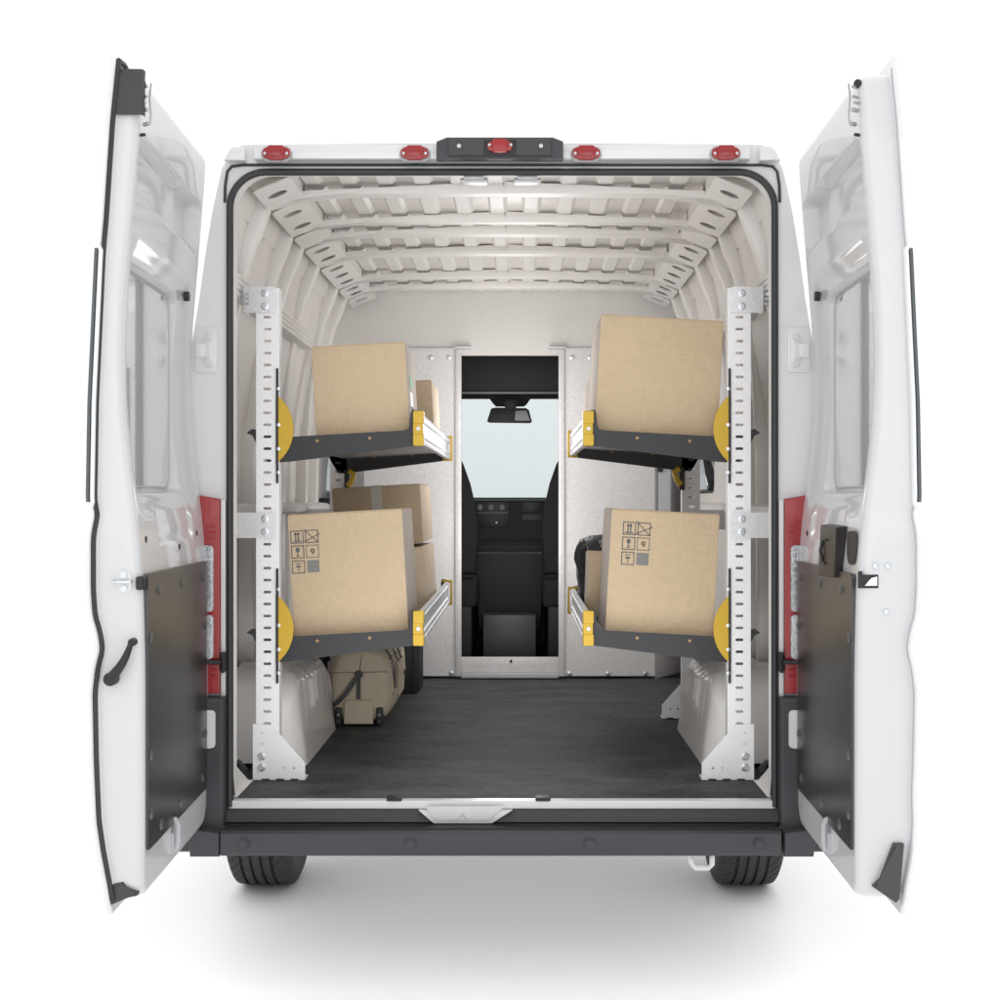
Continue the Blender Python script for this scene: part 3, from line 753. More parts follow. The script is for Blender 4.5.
# ---------------------------------------------------------------- rear doors
BT = [(.45, 0), (1.0, 0), (1.2, .004), (1.32, .012), (1.44, .026), (1.6, .045), (1.75, .050), (1.88, .046), (2.03, .034), (2.17, .022), (2.3, .012), (2.42, .004)]
WT = [(.44, .082), (.50, .090), (.59, .107), (.66, .117), (.8, .123), (.96, .126), (1.02, .119), (1.06, .108), (1.10, .114), (1.14, .126), (1.20, .130), (1.32, .130), (1.36, .124), (1.375, .118), (1.39, .124), (1.41, .127), (1.64, .123), (1.99, .107), (2.07, .100), (2.3, .085), (2.44, .071)]
def smooth_tab(z, tab, w=.03):
    return sum(lerp(z + dz * w, tab) for dz in (-1, -.5, 0, .5, 1)) / 5
def door(s):
    sl = .034 if s < 0 else .023; eo = 0 if s < 0 else .019
    H = Vector((s * .861, -.006, 0)); dv = Vector((-s * sl, -.9995, 0)); nv = Vector((s * .9995, -sl, 0)); up = Vector((0, 0, 1))
    def Q(u, w, z): return H + dv * u + nv * w + up * z
    z0, z1, U = .468, 2.416, .80
    bz = lambda z: smooth_tab(z, BT, .05)
    wz = lambda z: smooth_tab(z, WT, .012) + eo + (.012 * sstep((.75 - z) / .2) if s > 0 else 0)
    def ulim(z):
        a, c = 0., U
        for (zr_, R_, top) in ((z0, .13, 0), (z1, .035, 1)):
            d = (z - z0) if not top else (z1 - z)
            if d < R_: a = max(a, R_ - math.sqrt(max(0, R_ * R_ - (R_ - d) ** 2)))
        for R_, top in ((.045, 0), (.03, 1)):
            d = (z - z0) if not top else (z1 - z)
            if d < R_: c = min(c, U - R_ + math.sqrt(max(0, R_ * R_ - (R_ - d) ** 2)))
        return a, c
    def m(u, z, a, c, lo, hi, edge, r=.05):
        cx, cz, hx, hz = (a + c) / 2, (lo + hi) / 2, (c - a) / 2, (hi - lo) / 2
        dx, dz = abs(u - cx) - hx + r, abs(z - cz) - hz + r
        sd = math.hypot(max(dx, 0), max(dz, 0)) + min(max(dx, dz), 0) - r
        return sstep(-sd / edge)
    def rec(u, z):
        d = (.044 - bz(z)) * m(u, z, .04, .765, 2.115 + .03 * u, 2.275, .014, .035)
        d += .014 * m(u, z, .06, .27, 2.145, 2.262, .005, .012)
        d += .016 * m(u, z, .06, .765, 1.36, 2.055, .06, .07)
        d += (.074 - bz(z) - d) * m(u, z, .19, .745, 1.425, 1.985, .010, .045)
        d += .007 * m(u, z, .16, .60, 1.295, 1.395, .03, .04)
        return d
    zs = [z0 + (z1 - z0) * k / 260 for k in range(261)] + [z0 + .13 * q for q in (.003, .012, .03, .06)] + [z1 - .03 * q for q in (.004, .02, .08)]
    zs = sorted(set(zs)); NU = 84; r = .022
    b = MB(); rows = []
    for z in zs:
        a, c = ulim(z); bb = bz(z); wo = wz(z) - (.020 if s < 0 else .0122)
        dz = min(z - z0, z1 - z); pinch = 0
        if dz < r: pinch = r - math.sqrt(max(0, r * r - (r - dz) ** 2))
        row = [Q(a, wo, z), Q(a, bb + pinch + r * 1.2, z)]
        for q in (0, .3, .6, .85): row.append(Q(a + r * (1 - math.cos(q * PI / 2)), bb + pinch + r * (1 - math.sin(q * PI / 2)), z))
        for k in range(NU + 1):
            u = a + r + (c - a - 2 * r) * k / NU
            row.append(Q(u, bb + pinch + rec(u, z) * (1 if dz > .05 else 0), z))
        for q in (.85, .6, .3, 0): row.append(Q(c - r * (1 - math.cos(q * PI / 2)), bb + pinch + r * (1 - math.sin(q * PI / 2)), z))
        row += [Q(c, bb + pinch + r * 1.5, z), Q(c, wo - .006, z), Q(c + .006, wo, z)]
        rows.append(row)
    R_ = b.grid(rows)
    b.face(R_[0]); b.face(list(reversed(R_[-1])))
    dr = b.build('rear_door', M['door_in'], van, smooth=35, label='left rear door, open, with a black pull handle and dark lower board' if s < 0 else 'right rear door, open, with a black latch box and dark lower board')
    # outer skin
    b = MB(); rows = []
    zz = [.44 + (2.445 - .44) * k / 160 for k in range(161)]
    for z in zz:
        wo = wz(z) - (.007 if 1.402 < z < 2.003 else 0)
        u1 = U + .016 - (.012 if z < .455 else 0)
        if z > 2.39: u1 -= 0.0
        rows.append([Q(.03, wo - .012, z), Q(u1 - .004, wo - .012, z), Q(u1, wo - .009, z), Q(u1, wo - .002, z), Q(u1 - .003, wo, z), Q(.4, wo, z), Q(.03, wo, z)])
    RR = b.grid(rows, close=True); b.face(list(reversed(RR[0]))); b.face(RR[-1])
    b.build('outer_skin', M['paint'], dr, smooth=35)
    # outer glazed panel
    b = MB(); rows = []
    for k in range(60):
        z = 1.405 + (2.0 - 1.405) * k / 59; wo = wz(z) - .0045
        rows.append([Q(.15, wo - .002, z), Q(U - .005, wo - .002, z), Q(U + .010, wo + .001, z), Q(U + .010, wo + .008, z), Q(.15, wo + .008, z)])
    RR = b.grid(rows, close=True); b.face(list(reversed(RR[0]))); b.face(RR[-1]); b.build('outer_glass', M['tint'], dr)
    # inner blanked window pane
    b = MB(); pr = rrect(.205, .735, 1.442, 1.972, .045, 8); rows = []
    Zs = [1.442 + .53 * k / 30 for k in range(31)]
    for z in Zs:
        e = min(z - 1.442, 1.972 - z); R0 = .045; ins = 0 if e > R0 else R0 - math.sqrt(max(0, R0 * R0 - (R0 - e) ** 2))
        ww = .0715
        rows.append([Q(.205 + ins + (.53 - 2 * ins) * q / 12, ww, z) for q in range(13)])
    b.grid(rows); b.build('window_pane', M['dglass'], dr)
    b = MB(); b.tube([Q(u, .0712, z) for u, z in rrect(.207, .733, 1.444, 1.970, .045, 8)], .003, 6, closed=True); b.build('pane_gasket', M['panegasket'], dr)
    # seal on the left door only
    if s < 0:
        b = MB(); path = [Q(U + .008, wz(z) - .0175, z) for z in [.475 + (2.44 - .475) * k / 120 for k in range(121)]]
        path = [Q(.4, wz(.45) - .0175, .462), Q(.7, wz(.45) - .0175, .462)] + path + [Q(.76, wz(2.43) - .019, 2.445), Q(.70, wz(2.43) - .019, 2.432)]
        b.tube(path, .0056, 8); b.build('seal_or_shadow_line', M['gasket'], dr)
    else:
        b = MB(); path = [Q(U + .010, wz(z) - .0128, z) for z in [.475 + (2.42 - .475) * k / 120 for k in range(121)]]
        b.tube(path, .0022, 6); b.build('seal_or_shadow_line', mat('shadow_line_grey', (.40, .41, .43), .5), dr)  # grey line painted for the inset shadow; this door has no seal
    # board
    b = MB(); zb0, zb1 = .578, 1.234
    def slab(mb, u0, u1, za, zb_, w, t, r=.01, n=14, bot=None):
        pts = rrect(u0, u1, za, zb_, r, 4)
        lo = [Q(u, w - t, z) for u, z in pts]; hi = [Q(u, w, z) for u, z in pts]
        A = [mb.v(p) for p in lo]; B = [mb.v(p) for p in hi]; mb.face(A); mb.face(list(reversed(B)))
        for i in range(len(A)): j = (i + 1) % len(A); mb.face([A[i], B[i], B[j], A[j]])
    slab(b, .062, .772, zb0, zb1, .006, .012, .012)
    brd = b.build('lower_board', M['doorpanel'], dr)
    b = MB()
    rv = [(.12, 1.19), (.40, 1.19), (.66, 1.19), (.088, 1.05), (.745, 1.08), (.088, .74), (.745, .80), (.13, .62), (.42, .615), (.64, .61), (.745, .66)]
    for u, z in rv: b.cyl(Q(u, -.006, z), -nv, .014, .005, 16, r2=.008)
    b.build('rivet', M['rivet'], brd)
    # plugs and small holes
    b = MB()
    for u, z in ((.72, 1.315), (.12, 1.315), (.36, 1.285)): b.cyl(Q(u, bz(z) + .008, z), -nv, .008, .010, 12)
    b.cyl(Q(.12, bz(1.99) + .01, 1.99), -nv, .014, .014, 16)
    b.build('plug', M['black'], dr)
    # top latch in the inner corner
    b = MB()
    for (u, w, z, rr) in ((U - .020, .008, 2.385, .004), (U - .016, .008, 2.36, .0035), (U - .020, .008, 2.33, .005), (U - .03, .006, 2.30, .005), (U - .012, .010, 2.345, .0035)):
        b.cyl(Q(u, w - .002, z), -nv - dv * -.8, rr, .018, 14, bev=.001)
    b.tube([Q(U - .022, -.014, 2.395), Q(U - .016, -.012, 2.36), Q(U - .020, -.014, 2.32), Q(U - .026, -.010, 2.30)], .0022, 8)
    b.build('top_latch', M['steel'], dr)
    b = MB(); b.cyl(Q(U - .020, .014, 2.392), -nv + dv * .8, .010, .014, 14); b.cyl(Q(U - .03, .012, 2.275), -nv + dv * .5, .004, .012, 10); b.build('latch_recess', M['black'], dr)
    # bottom latch
    b = MB(); za, zb_ = .506, .585
    uu = .49
    b.tube([Q(uu, .004, za), Q(uu, -.010, za + .006), Q(uu, -.014, za + .02), Q(uu, -.014, zb_ - .012), Q(uu, -.008, zb_), Q(uu, .006, zb_ + .004)], .0085, 10)
    b.box(*sorted((Q(uu, .01, 0).x, Q(uu, -.008, 0).x)), Q(uu, 0, 0).y - .018, Q(uu, 0, 0).y + .0, za - .006, zb_ - .03, .004)
    b.build('bottom_latch', M['alu'], dr)
    if s < 0:
        # dark cap, pull handle, striker, rubber stop
        b = MB(); rows = []
        prof = [(.800, .062), (.8085, .062), (.8085, .040), (.8085, .006), (.8075, .0), (.800, -.002), (.790, -.003)]
        b.grid([[Q(u, w, z) for u, w in prof] for z in (2.312, 2.36, 2.405)] + [[Q(u - .004, w, 2.421) for u, w in prof]] + [[Q(.78, max(w, .02), 2.421) for u, w in prof]])
        b.build('corner_cap', mat('grey_cap_plastic', (.045, .046, .048), .6), dr)
        b = MB(); path = [];
        a0, a1 = P(133, 642, -.815), P(112, 678.5, -.815)
        for k in range(15):
            t = k / 14; p = a0.lerp(a1, t); p.x += .010 * math.sin(t * PI); p.y = -.826 - .018 * math.sin(t * PI) ** .6
            path.append(p)
        b.tube(path, [.006 + .007 * (k / 14) if 0 < k < 14 else .004 for k in range(15)], 12)
        b.cyl((a1.x, -.806, a1.z), (0, -1, 0), .016, .030, 20, bev=.005); b.cyl((a0.x, -.806, a0.z), (0, -1, 0), .009, .024, 16, bev=.003)
        b.build('pull_handle', M['black'], dr)
        c = P(123.5, 582, -.815)
        b = MB(); b.prism(slot(c.x, c.z, .036, .056, 8), -.811, -.806, bev=.001); stp = b.build('striker_plate', M['whitep'], dr)
        b = MB(); b.box(c.x - .026, c.x + .020, -.822, -.808, c.z - .003, c.z + .004, .002); b.cyl((c.x, -.809, c.z + .016), (0, -1, 0), .008, .006); b.cyl((c.x, -.809, c.z - .016), (0, -1, 0), .008, .006); b.build('striker_bar', M['bolt'], stp)
        b = MB(); c = P(141, 583, -.8); b.box(c.x - .009, c.x + .008, -.815, -.775, c.z - .016, c.z + .016, .006, 3); b.build('rubber_stop', M['black'], dr)
        b = MB(); b.prism([(X(107.5, -.81), Z(885, -.81)), (X(123, -.81), Z(882, -.81)), (X(127, -.81), Z(888, -.81)), (X(138, -.81), Z(893, -.81)), (X(137, -.81), Z(896, -.81)), (X(120, -.81), Z(899, -.81)), (X(116, -.81), Z(903, -.81)), (X(107.5, -.81), Z(907, -.81))], -.812, -.70, bev=.004); b.build('bottom_cap', mat('grey_bottom_cap', (.05, .051, .053), .55), dr)
    else:
        # handle housing, oval opening, lock
        b = MB(); w = -.004; slab(b, .36, .50, 1.225, 1.345, -.030, .0, .012) if False else None
        c0 = [(.42, 1.213), (.615, 1.220), (.64, 1.345), (.45, 1.348)]
        A = [b.v(Q(u, .012, z)) for u, z in c0]; B2 = [b.v(Q(u + .004, -.017, z - .003)) for u, z in c0]
        b.face(A); tf = b.face(list(reversed(B2)))
        for i in range(4): j = (i + 1) % 4; b.face([A[i], B2[i], B2[j], A[j]])
        b._bev(set(tf.edges), .007, 3)
        hh = b.build('handle_housing', mat('brown_black_plastic', (.022, .018, .016), .4), dr)
        b = MB(); b.tube([Q(.50, -.018, 1.307), Q(.49, -.024, 1.28), Q(.50, -.018, 1.25)], .004, 8); b.tube([Q(.47, -.018, 1.309), Q(.55, -.020, 1.309)], .003, 8); b.tube([Q(.46, -.018, 1.248), Q(.53, -.020, 1.248)], .003, 8); b.build('handle_lever', M['black'], hh)
        b = MB(); pts = rrect(.675, .765, 1.255, 1.335, .028, 6)
        A = [b.v(Q(u, .004, z)) for u, z in pts]; b.face(A); A2 = [b.v(Q(u, .02, z)) for u, z in pts]
        for i in range(len(A)): j = (i + 1) % len(A); b.face([A[i], A2[i], A2[j], A[j]])
        b.build('hand_hole', mat('dark_hole', (.03, .026, .024), .5), dr)
        c = P(868.5, 579.8, -.81)
        b = MB(); b.box(c.x - .024, c.x + .024, -.809, -.803, c.z - .020, c.z + .012, .002); b.box(c.x - .024, c.x - .014, -.812, -.803, c.z - .020, c.z + .020, .002); lk = b.build('lock', M['black'], dr)
        b = MB(); b.prism([(c.x - .010, c.z - .014), (c.x + .020, c.z - .014), (c.x + .020, c.z + .008), (c.x + .006, c.z + .004)], -.8125, -.808, bev=.001); b.build('latch_bolt', M['chrome'], lk)
        b = MB()
        for px, py in ((875.5, 566), (888, 566), (886.5, 612)): q = P(px, py, -.81); b.cyl((q.x, -.806, q.z), (0, -1, 0), .007, .005, 14, bev=.002)
        b.build('screw', M['bolt'], dr)
        b = MB(); Y_ = -.812; b.prism([(X(893, Y_), Z(843, Y_)), (X(903, Y_), Z(843, Y_)), (X(898.5, Y_), Z(897, Y_)), (X(895, Y_), Z(902, Y_)), (X(872, Y_), Z(886, Y_)), (X(880, Y_), Z(878, Y_))], -.826, -.72, bev=.005)
        b.build('bottom_cap', mat('grey_bottom_cap_b', (.055, .056, .06), .5), dr)
    return dr
for s in (-1, 1): door(s)

# ---------------------------------------------------------------- shelving units
def rack(s, Yfar, label):
    root = thing('shelf_rack', label, 'shelving', (s * .74, .27, FL), group='shelf racks bolted inside the van')
    Y0 = .27; xc = s * .74
    def post(Y, parent):
        b = MB(); w = .0365
        zt, zb = Z(288, Y0), FL + .01
        holes = [slot(s * .741, Z(317.2 + k * 11.95, Y0), .025, .0085, 3) for k in range(35)]
        b.prism([(xc - w, zb), (xc + w, zb), (xc + w, zt), (xc - w, zt)], 0, .003, holes=holes)
        b.box(xc - w, xc - w + .003, .003, .045, zb, zt); b.box(xc + w - .003, xc + w, .003, .045, zb, zt)
        for v_ in b.bm.verts: v_.co.y += Y
        p = b.build('post', M['post'], parent, smooth=20)
        # foot plate
        b = MB(); i = -s
        pts = [(s * .786, FL + .008), (s * .622, FL + .008), (s * .622, FL + .055), (s * .728, FL + .175), (s * .786, FL + .177)]
        hl = [circ(s * .657, FL + .040, .0045), circ(s * .687, FL + .040, .0045), circ(s * .758, FL + .150, .004), circ(s * .758, FL + .115, .004)]
        b.prism(pts, Y - .0045, Y - .0015, holes=hl)
        b.box(s * .622, s * .786, Y - .004, Y + .055, FL + .002, FL + .0075)
        ft = b.build('foot_plate', M['zinc'] if False else M['post'], p)
        b = MB()
        for zz_ in (.042, .077): b.cyl((s * .758, Y - .004, FL + zz_), (0, -1, 0), .0125, .006, 16, bev=.002); b.cyl((s * .758, Y - .009, FL + zz_), (0, -1, 0), .008, .004, 6)
        b.build('bolt', M['bolt'], ft)
        b = MB()
        for k in range(3): b.box(s * (.655 + .045 * k) - .012, s * (.655 + .045 * k) + .012, Y - .008, Y + .01, FL, FL + .006)
        b.build('rubber_pad', M['black'], ft)
        # upper and middle wall brackets
        for z0_, z1_, xo_ in ((Z(313, Y0), Z(287, Y0), s * .812), (Z(538, Y0), Z(512.5, Y0), s * .905)):
            b = MB(); b.prism(rrect(s * .712, xo_, z0_, z1_, .008, 3), Y - .0045, Y - .0012)
            xs_ = sorted((xo_, xo_ + s * .003)); b.box(xs_[0], xs_[1], Y - .004, Y + .06, z0_, z1_)
            br = b.build('wall_bracket', M['zinc'], p)
            b = MB()
            for dz in (.0, 1.): zq = z0_ + (z1_ - z0_) * (.25 + .5 * dz); b.cyl((s * .748, Y - .004, zq), (0, -1, 0), .0115, .006, 16, bev=.002); b.cyl((s * .748, Y - .009, zq), (0, -1, 0), .0075, .005, 6)
            b.build('bolt', M['bolt'], br)
        # clip beside the top bracket
        if Y < 1:
            b = MB(); zc_ = Z(299, Y0)
            for q in (-.015, .0, .015): b.cyl((s * .818, Y + .0, zc_ + q), (1, 0, 0), .007, .02, 10)
            b.build('wing_nut', M['bolt'], p)
        return p
    post(Y0, root); post(Yfar, root)
    # shelves
    for dz in (0., -.628):
        zT = lambda x: 1.607 + (.70 - abs(x)) * .056 + dz       # tray top along x
        sh = MB(); ang = None
        xa, xb = s * .715, s * .262
        pts = [(xa, zT(xa) - .012), (xb, zT(xb) - .012), (xb, zT(xb) - .016), (xa, zT(xa) - .016)]
        sh.prism(pts, Y0 + .03, Yfar - .02)
        tray = sh.build('shelf', M['deck'], root, label='upper shelf tray' if dz == 0 else 'lower shelf tray')
        for Ya in (Y0 + .004, Yfar):
            b = MB()
            def zz(px, py): return
            tip = s * .262
            pts = [(s * .808, 1.621 + dz), (s * .789, 1.612 + dz), (s * .77, 1.575 + dz), (s * .74, 1.525 + dz), (s * .68, 1.530 + dz), (tip, 1.583 + dz), (tip, 1.690 + dz), (s * .288, 1.694 + dz), (s * .292, 1.68 + dz), (s * .294, zT(.30) + .016), (s * .300, zT(.3) + .004), (s * .312, zT(.31)), (s * .66, zT(.66)), (s * .70, zT(.70) + .002), (s * .72, 1.615 + dz), (s * .789, 1.634 + dz)]
            b.prism(pts, Ya, Ya + .003)
            # lower flange
            b.prism([(s * .68, 1.530 + dz), (tip, 1.583 + dz), (tip, 1.586 + dz), (s * .68, 1.533 + dz)], Ya + .003, Ya + .022)
            arm = b.build('arm', M['arm'], tray)
            b = MB()
            for xx in (s * .42, s * .585): b.cyl((xx, Ya, zT(abs(xx)) - .018), (0, -1, 0), .005, .003, 12)
            b.build('screw', mat('brass_screw', (.25, .16, .08), .4, .6), tray) if False else b.build('screw', M['brass'], tray)
            # yellow clip at the tip
            b = MB(); y0_ = Ya - (.010 if Ya < 1 else .004); y1_ = Ya + .035
            xlo, xhi = sorted((s * .250, s * .284))
            zc0, zc1 = 1.580 + dz, 1.690 + dz
            cp = [(xlo, zc0), (xhi, zc0 + (.004)), (xhi, zc0 + .036), (xhi - .002 * s, zc0 + .040), (xhi - .002 * s, zc0 + .062), (xhi, zc0 + .066), (xhi, zc1), (xlo + .004, zc1), (xlo, zc1 - .006)]
            if Ya < 1:
                b.box(xlo, xhi, y0_, y1_, zc0, zc0 + .037, .005, 2)
                b.box(xlo - .0, xhi - .003, y0_ + .003, y1_, zc0 + .036, zc0 + .072, .003, 2)
                b.box(xlo, xhi, y0_, y1_, zc0 + .070, zc1, .005, 2)
            else:
                b.box(s * .244, s * .252, y0_ - .01, y1_, zc0, zc1, .003, 2); b.box(s * .244, s * .285, y0_ - .01, y0_ + .004, zc1 - .012, zc1, .002); b.box(s * .244, s * .285, y0_ - .01, y0_ + .004, zc0, zc0 + .012, .002)
            b.build('end_clip', M['yellow'], tray)
            if Ya < 1:
                b = MB(); b.cyl(((xlo + xhi) / 2, y0_ + .003, (zc0 + zc1) / 2 - .001), (0, -1, 0), .0065, .004, 12); b.build('clip_screw', M['steel'], tray)
            # half disc
            if Ya < 1:
                b = MB(); R_ = .135; ch = .109; cz_ = 1.633 + dz; ccx = s * (.7125 - .053 + .1345) ; pts = []
                a_m = math.asin(ch / R_)
                for k in range(25):
                    a = -a_m + 2 * a_m * k / 24; pts.append((ccx - s * R_ * math.cos(a), cz_ + R_ * math.sin(a)))
                pts += [(s * .7125, cz_ + ch), (s * .7125, cz_ - ch)]
                b.prism(pts, Y0 - .004, Y0 + .003); b.build('side_disc', M['yellow'], tray)
                b = MB(); b.box(s * .7135, s * .706, Y0 - .006, Y0 + .02, cz_ - .17, cz_ + .19, .001, 1); b.build('mounting_strip', M['black'], tray)
                b = MB()
                for py in (389, 425, 449, 472.5): b.cyl((s * .704, Y0 - .002, Z(py, Y0) + dz), (0, -1, 0), .0062, .012, 12, bev=.001); b.box(s * .712, s * .700, Y0 - .004, Y0, Z(py, Y0) + dz - .003, Z(py, Y0) + dz + .003)
                b.build('bolt', M['bolt'], tray)
            else:
                b = MB(); zq = 1.50 + dz
                b.box(s * .712, s * .690, Ya - .02, Ya + .0, zq - .05, zq + .04, .002); b.build('rear_hook', M['black'], tray)
                b = MB(); b.tube([(s * .690, Ya - .026, zq + .035), (s * .668, Ya - .028, zq + .02), (s * .680, Ya - .028, zq - .01), (s * .695, Ya - .026, zq - .03)], .012, 8); b.build('hook_lever', M['yellow'], tray)
        # front rail extrusion
        b = MB(); xr_ = s * .256; t = s * .016
        z0_, z1_ = 1.588 + dz, 1.682 + dz
        q = [(xr_ + t, z0_), (xr_ - .0, z0_), (xr_ - s * .002, z0_ + .008), (xr_ + s * .004, z0_ + .012), (xr_ + s * .004, z0_ + .018), (xr_ - s * .002, z0_ + .022), (xr_ - s * .002, z0_ + .030), (xr_ + s * .005, z0_ + .034), (xr_ + s * .005, z1_ - .026), (xr_ - s * .001, z1_ - .022), (xr_ - s * .001, z1_ - .014), (xr_ + s * .004, z1_ - .011), (xr_ + s * .004, z1_ - .004), (xr_, z1_), (xr_ + t, z1_)]
        b.prism(q, Y0 + .03, Yfar + .0); b.build('edge_rail', M['alu'], tray, smooth=20)
    return root
M['brass'] = mat('brass_screw', (.25, .16, .08), .4, .6)
rack(-1, 1.93, 'longer charcoal and yellow shelf rack on the left van wall, holding only cartons')
rack(1, 1.47, 'shorter charcoal and yellow shelf rack on the right van wall, black bag on it')

# ---------------------------------------------------------------- cardboard boxes
CARD = [card_mat('cardboard_%s' % n_, c, i) for i, (n_, c) in enumerate((('a', (.475, .372, .252)), ('b', (.48, .375, .252)), ('c', (.37, .29, .20)), ('d', (.54, .44, .33))))]
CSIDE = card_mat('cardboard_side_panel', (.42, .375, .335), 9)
def carton(label, x0, z0, w, h, Y, depth, roll, ci, seed=0, icons=None, tape=False, labels=False, side=CSIDE, group='cardboard boxes on the shelves'):
    """box whose front lower corner (x0,z0) pivots by roll about the depth axis"""
    c = Vector((x0, Y, z0))
    b = MB(); b.mi = 0
    b.box(0, w, 0, depth, 0, h, .004, 2)
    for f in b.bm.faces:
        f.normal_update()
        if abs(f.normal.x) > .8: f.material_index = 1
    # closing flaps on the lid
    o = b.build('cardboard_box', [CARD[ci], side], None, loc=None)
    for y0_, y1_ in ((.003, depth / 2 - .0015), (depth / 2 + .0015, depth - .003)):
        b2 = MB(); b2.box(.004, w - .004, y0_, y1_, h, h + .003); f = b2.build('lid_flap', CARD[ci], None); f.parent = o
    o.location = c; o.rotation_euler = (0, roll, 0)
    o['label'] = label; o['category'] = 'cardboard box'; o['group'] = group
    def child(b_, nm, m_): q = b_.build(nm, m_, None, smooth=0); q.parent = o; return q
    y = -.0008
    if icons:
        ix, iz, S = icons; g_ = S * 1.22; W_ = S * .07
        def line(mb, pts, wd=W_):
            for p, q in zip(pts, pts[1:]):
                p = Vector(p); q = Vector(q); d = (q - p); n_ = Vector((-d.y, d.x)).normalized() * wd / 2; e = d.normalized() * wd / 2
                cs = [p - e + n_, p - e - n_, q + e - n_, q + e + n_]
                mb.prism([tuple(k) for k in cs], y - .0003, 0)
        def frame_(mb, cx, cz): s2 = S / 2; line(mb, [(cx - s2, cz - s2), (cx + s2, cz - s2), (cx + s2, cz + s2), (cx - s2, cz + s2), (cx - s2, cz - s2)])
        def at(i, j): return ix + S / 2 + i * g_, iz - S / 2 - j * S * 1.24
        b_ = MB(); cx, cz = at(0, 0); frame_(b_, cx, cz)                     # this way up
        for dx in (-.11, .11): line(b_, [(cx + dx * S, cz - .26 * S), (cx + dx * S, cz + .32 * S)], W_ * 1.4); line(b_, [(cx + (dx - .09) * S, cz + .2 * S), (cx + dx * S, cz + .33 * S), (cx + (dx + .09) * S, cz + .2 * S)], W_ * .8)
        line(b_, [(cx - .3 * S, cz - .36 * S), (cx + .3 * S, cz - .36 * S)], W_ * 1.2); child(b_, 'printed_symbol', M['ink'])
        b_ = MB(); cx, cz = at(1, 0); frame_(b_, cx, cz)                     # crossed square
        line(b_, [(cx - .62 * S, cz + .58 * S), (cx + .5 * S, cz - .52 * S)]); line(b_, [(cx - .7 * S, cz - .45 * S), (cx + .7 * S, cz + .2 * S)]); child(b_, 'printed_symbol', M['ink'])
        b_ = MB(); cx, cz = at(0, 1); frame_(b_, cx, cz)                     # glass
        b_.prism([(cx - .16 * S, cz + .34 * S), (cx - .16 * S, cz + .08 * S), (cx - .08 * S, cz - .0 * S), (cx + .08 * S, cz - .0 * S), (cx + .16 * S, cz + .08 * S), (cx + .16 * S, cz + .34 * S)], y - .0003, 0)
        line(b_, [(cx, cz), (cx, cz - .30 * S)], W_); line(b_, [(cx - .12 * S, cz - .32 * S), (cx + .12 * S, cz - .32 * S)], W_); child(b_, 'printed_symbol', M['ink'])
        b_ = MB(); cx, cz = at(1, 1); frame_(b_, cx, cz)
        line(b_, [(cx + .13 * S * math.cos(a), cz + .05 * S + .13 * S * math.sin(a)) for a in [k * PI / 6 for k in range(13)]], W_); line(b_, [(cx + .13 * S, cz + .05 * S), (cx + .08 * S, cz - .18 * S), (cx - .05 * S, cz - .2 * S)], W_ * .8); child(b_, 'printed_symbol', M['inkgrey'])
        b_ = MB(); cx, cz = at(0, 2); frame_(b_, cx, cz)                     # umbrella
        b_.prism([(cx - .26 * S, cz + .02 * S), (cx - .14 * S, cz + .10 * S), (cx, cz + .13 * S), (cx + .14 * S, cz + .10 * S), (cx + .26 * S, cz + .02 * S), (cx, cz - .05 * S)], y - .0003, 0)
        for dx in (-.2, -.1, 0, .1, .2): line(b_, [(cx + dx * S, cz + .32 * S), (cx + dx * S, cz + .22 * S)], W_ * .6)
        line(b_, [(cx, cz), (cx, cz - .3 * S), (cx + .08 * S, cz - .3 * S)], W_ * .7); child(b_, 'printed_symbol', M['ink'])
        b_ = MB(); cx, cz = at(1, 2); b_.prism([(cx - S / 2, cz - S / 2), (cx + S / 2, cz - S / 2), (cx + S / 2, cz + S / 2), (cx - S / 2, cz + S / 2)], y - .0003, 0); child(b_, 'printed_patch', M['inkgrey'])
    if tape:
        b_ = MB(); b_.box(w * .44, w * .56, -.0012, .001, h * .4, h + .001); b_.box(w * .44, w * .56, 0, depth, h + .0032, h + .0042); child(b_, 'tape', M['tape'])
    if labels:
        b_ = MB(); b_.box(w, w + .0008, .09, .20, h * .05, h * .48); child(b_, 'paper_label', M['label'])
        b_ = MB(); b_.box(w + .0008, w + .0014, .10, .19, h * .52, h * .66); child(b_, 'green_print', M['green'])
        b_ = MB()
        for q in (.12, .20, .28): b_.box(w + .0008, w + .0014, .10, .19, h * q, h * (q + .035))
        child(b_, 'printed_text', M['ink'])
    return o
def zt_l(x, low): return 1.607 + (.70 - abs(x)) * .056 - (.628 if low else 0)
R1 = -math.radians(3.2)
Yb = .33; s_ = F / (D + Yb)
# left upper front
def place(pxBL, pyBL): p = P(pxBL, pyBL, Yb); return p.x, p.z
x, z = place(316, 437.5)
carton('tan cardboard box with a green label on its side, front of the upper left shelf', x, z, .300, .287, Yb, .37, R1, 0, labels=True)
x, z = place(294, 637.5)
carton('big tan cardboard box with six printed symbols, front of the lower left shelf', x, z, .366, .388, Yb, .40, R1, 0, 1, icons=(.008, .338, .0385))
x, z = P(594.5, 430, Yb).x, P(0, 430, Yb).z
carton('largest tan cardboard box, plain front, on the upper right shelf', x, z, .392, .367, Yb, .52, -R1, 1, 2)
x, z = P(605, 631, Yb).x, P(0, 631, Yb).z
carton('big tan cardboard box with six printed symbols, front of the lower right shelf', x, z, .345, .388, Yb, .40, -R1, 1, 3, icons=(.040, .350, .0385))
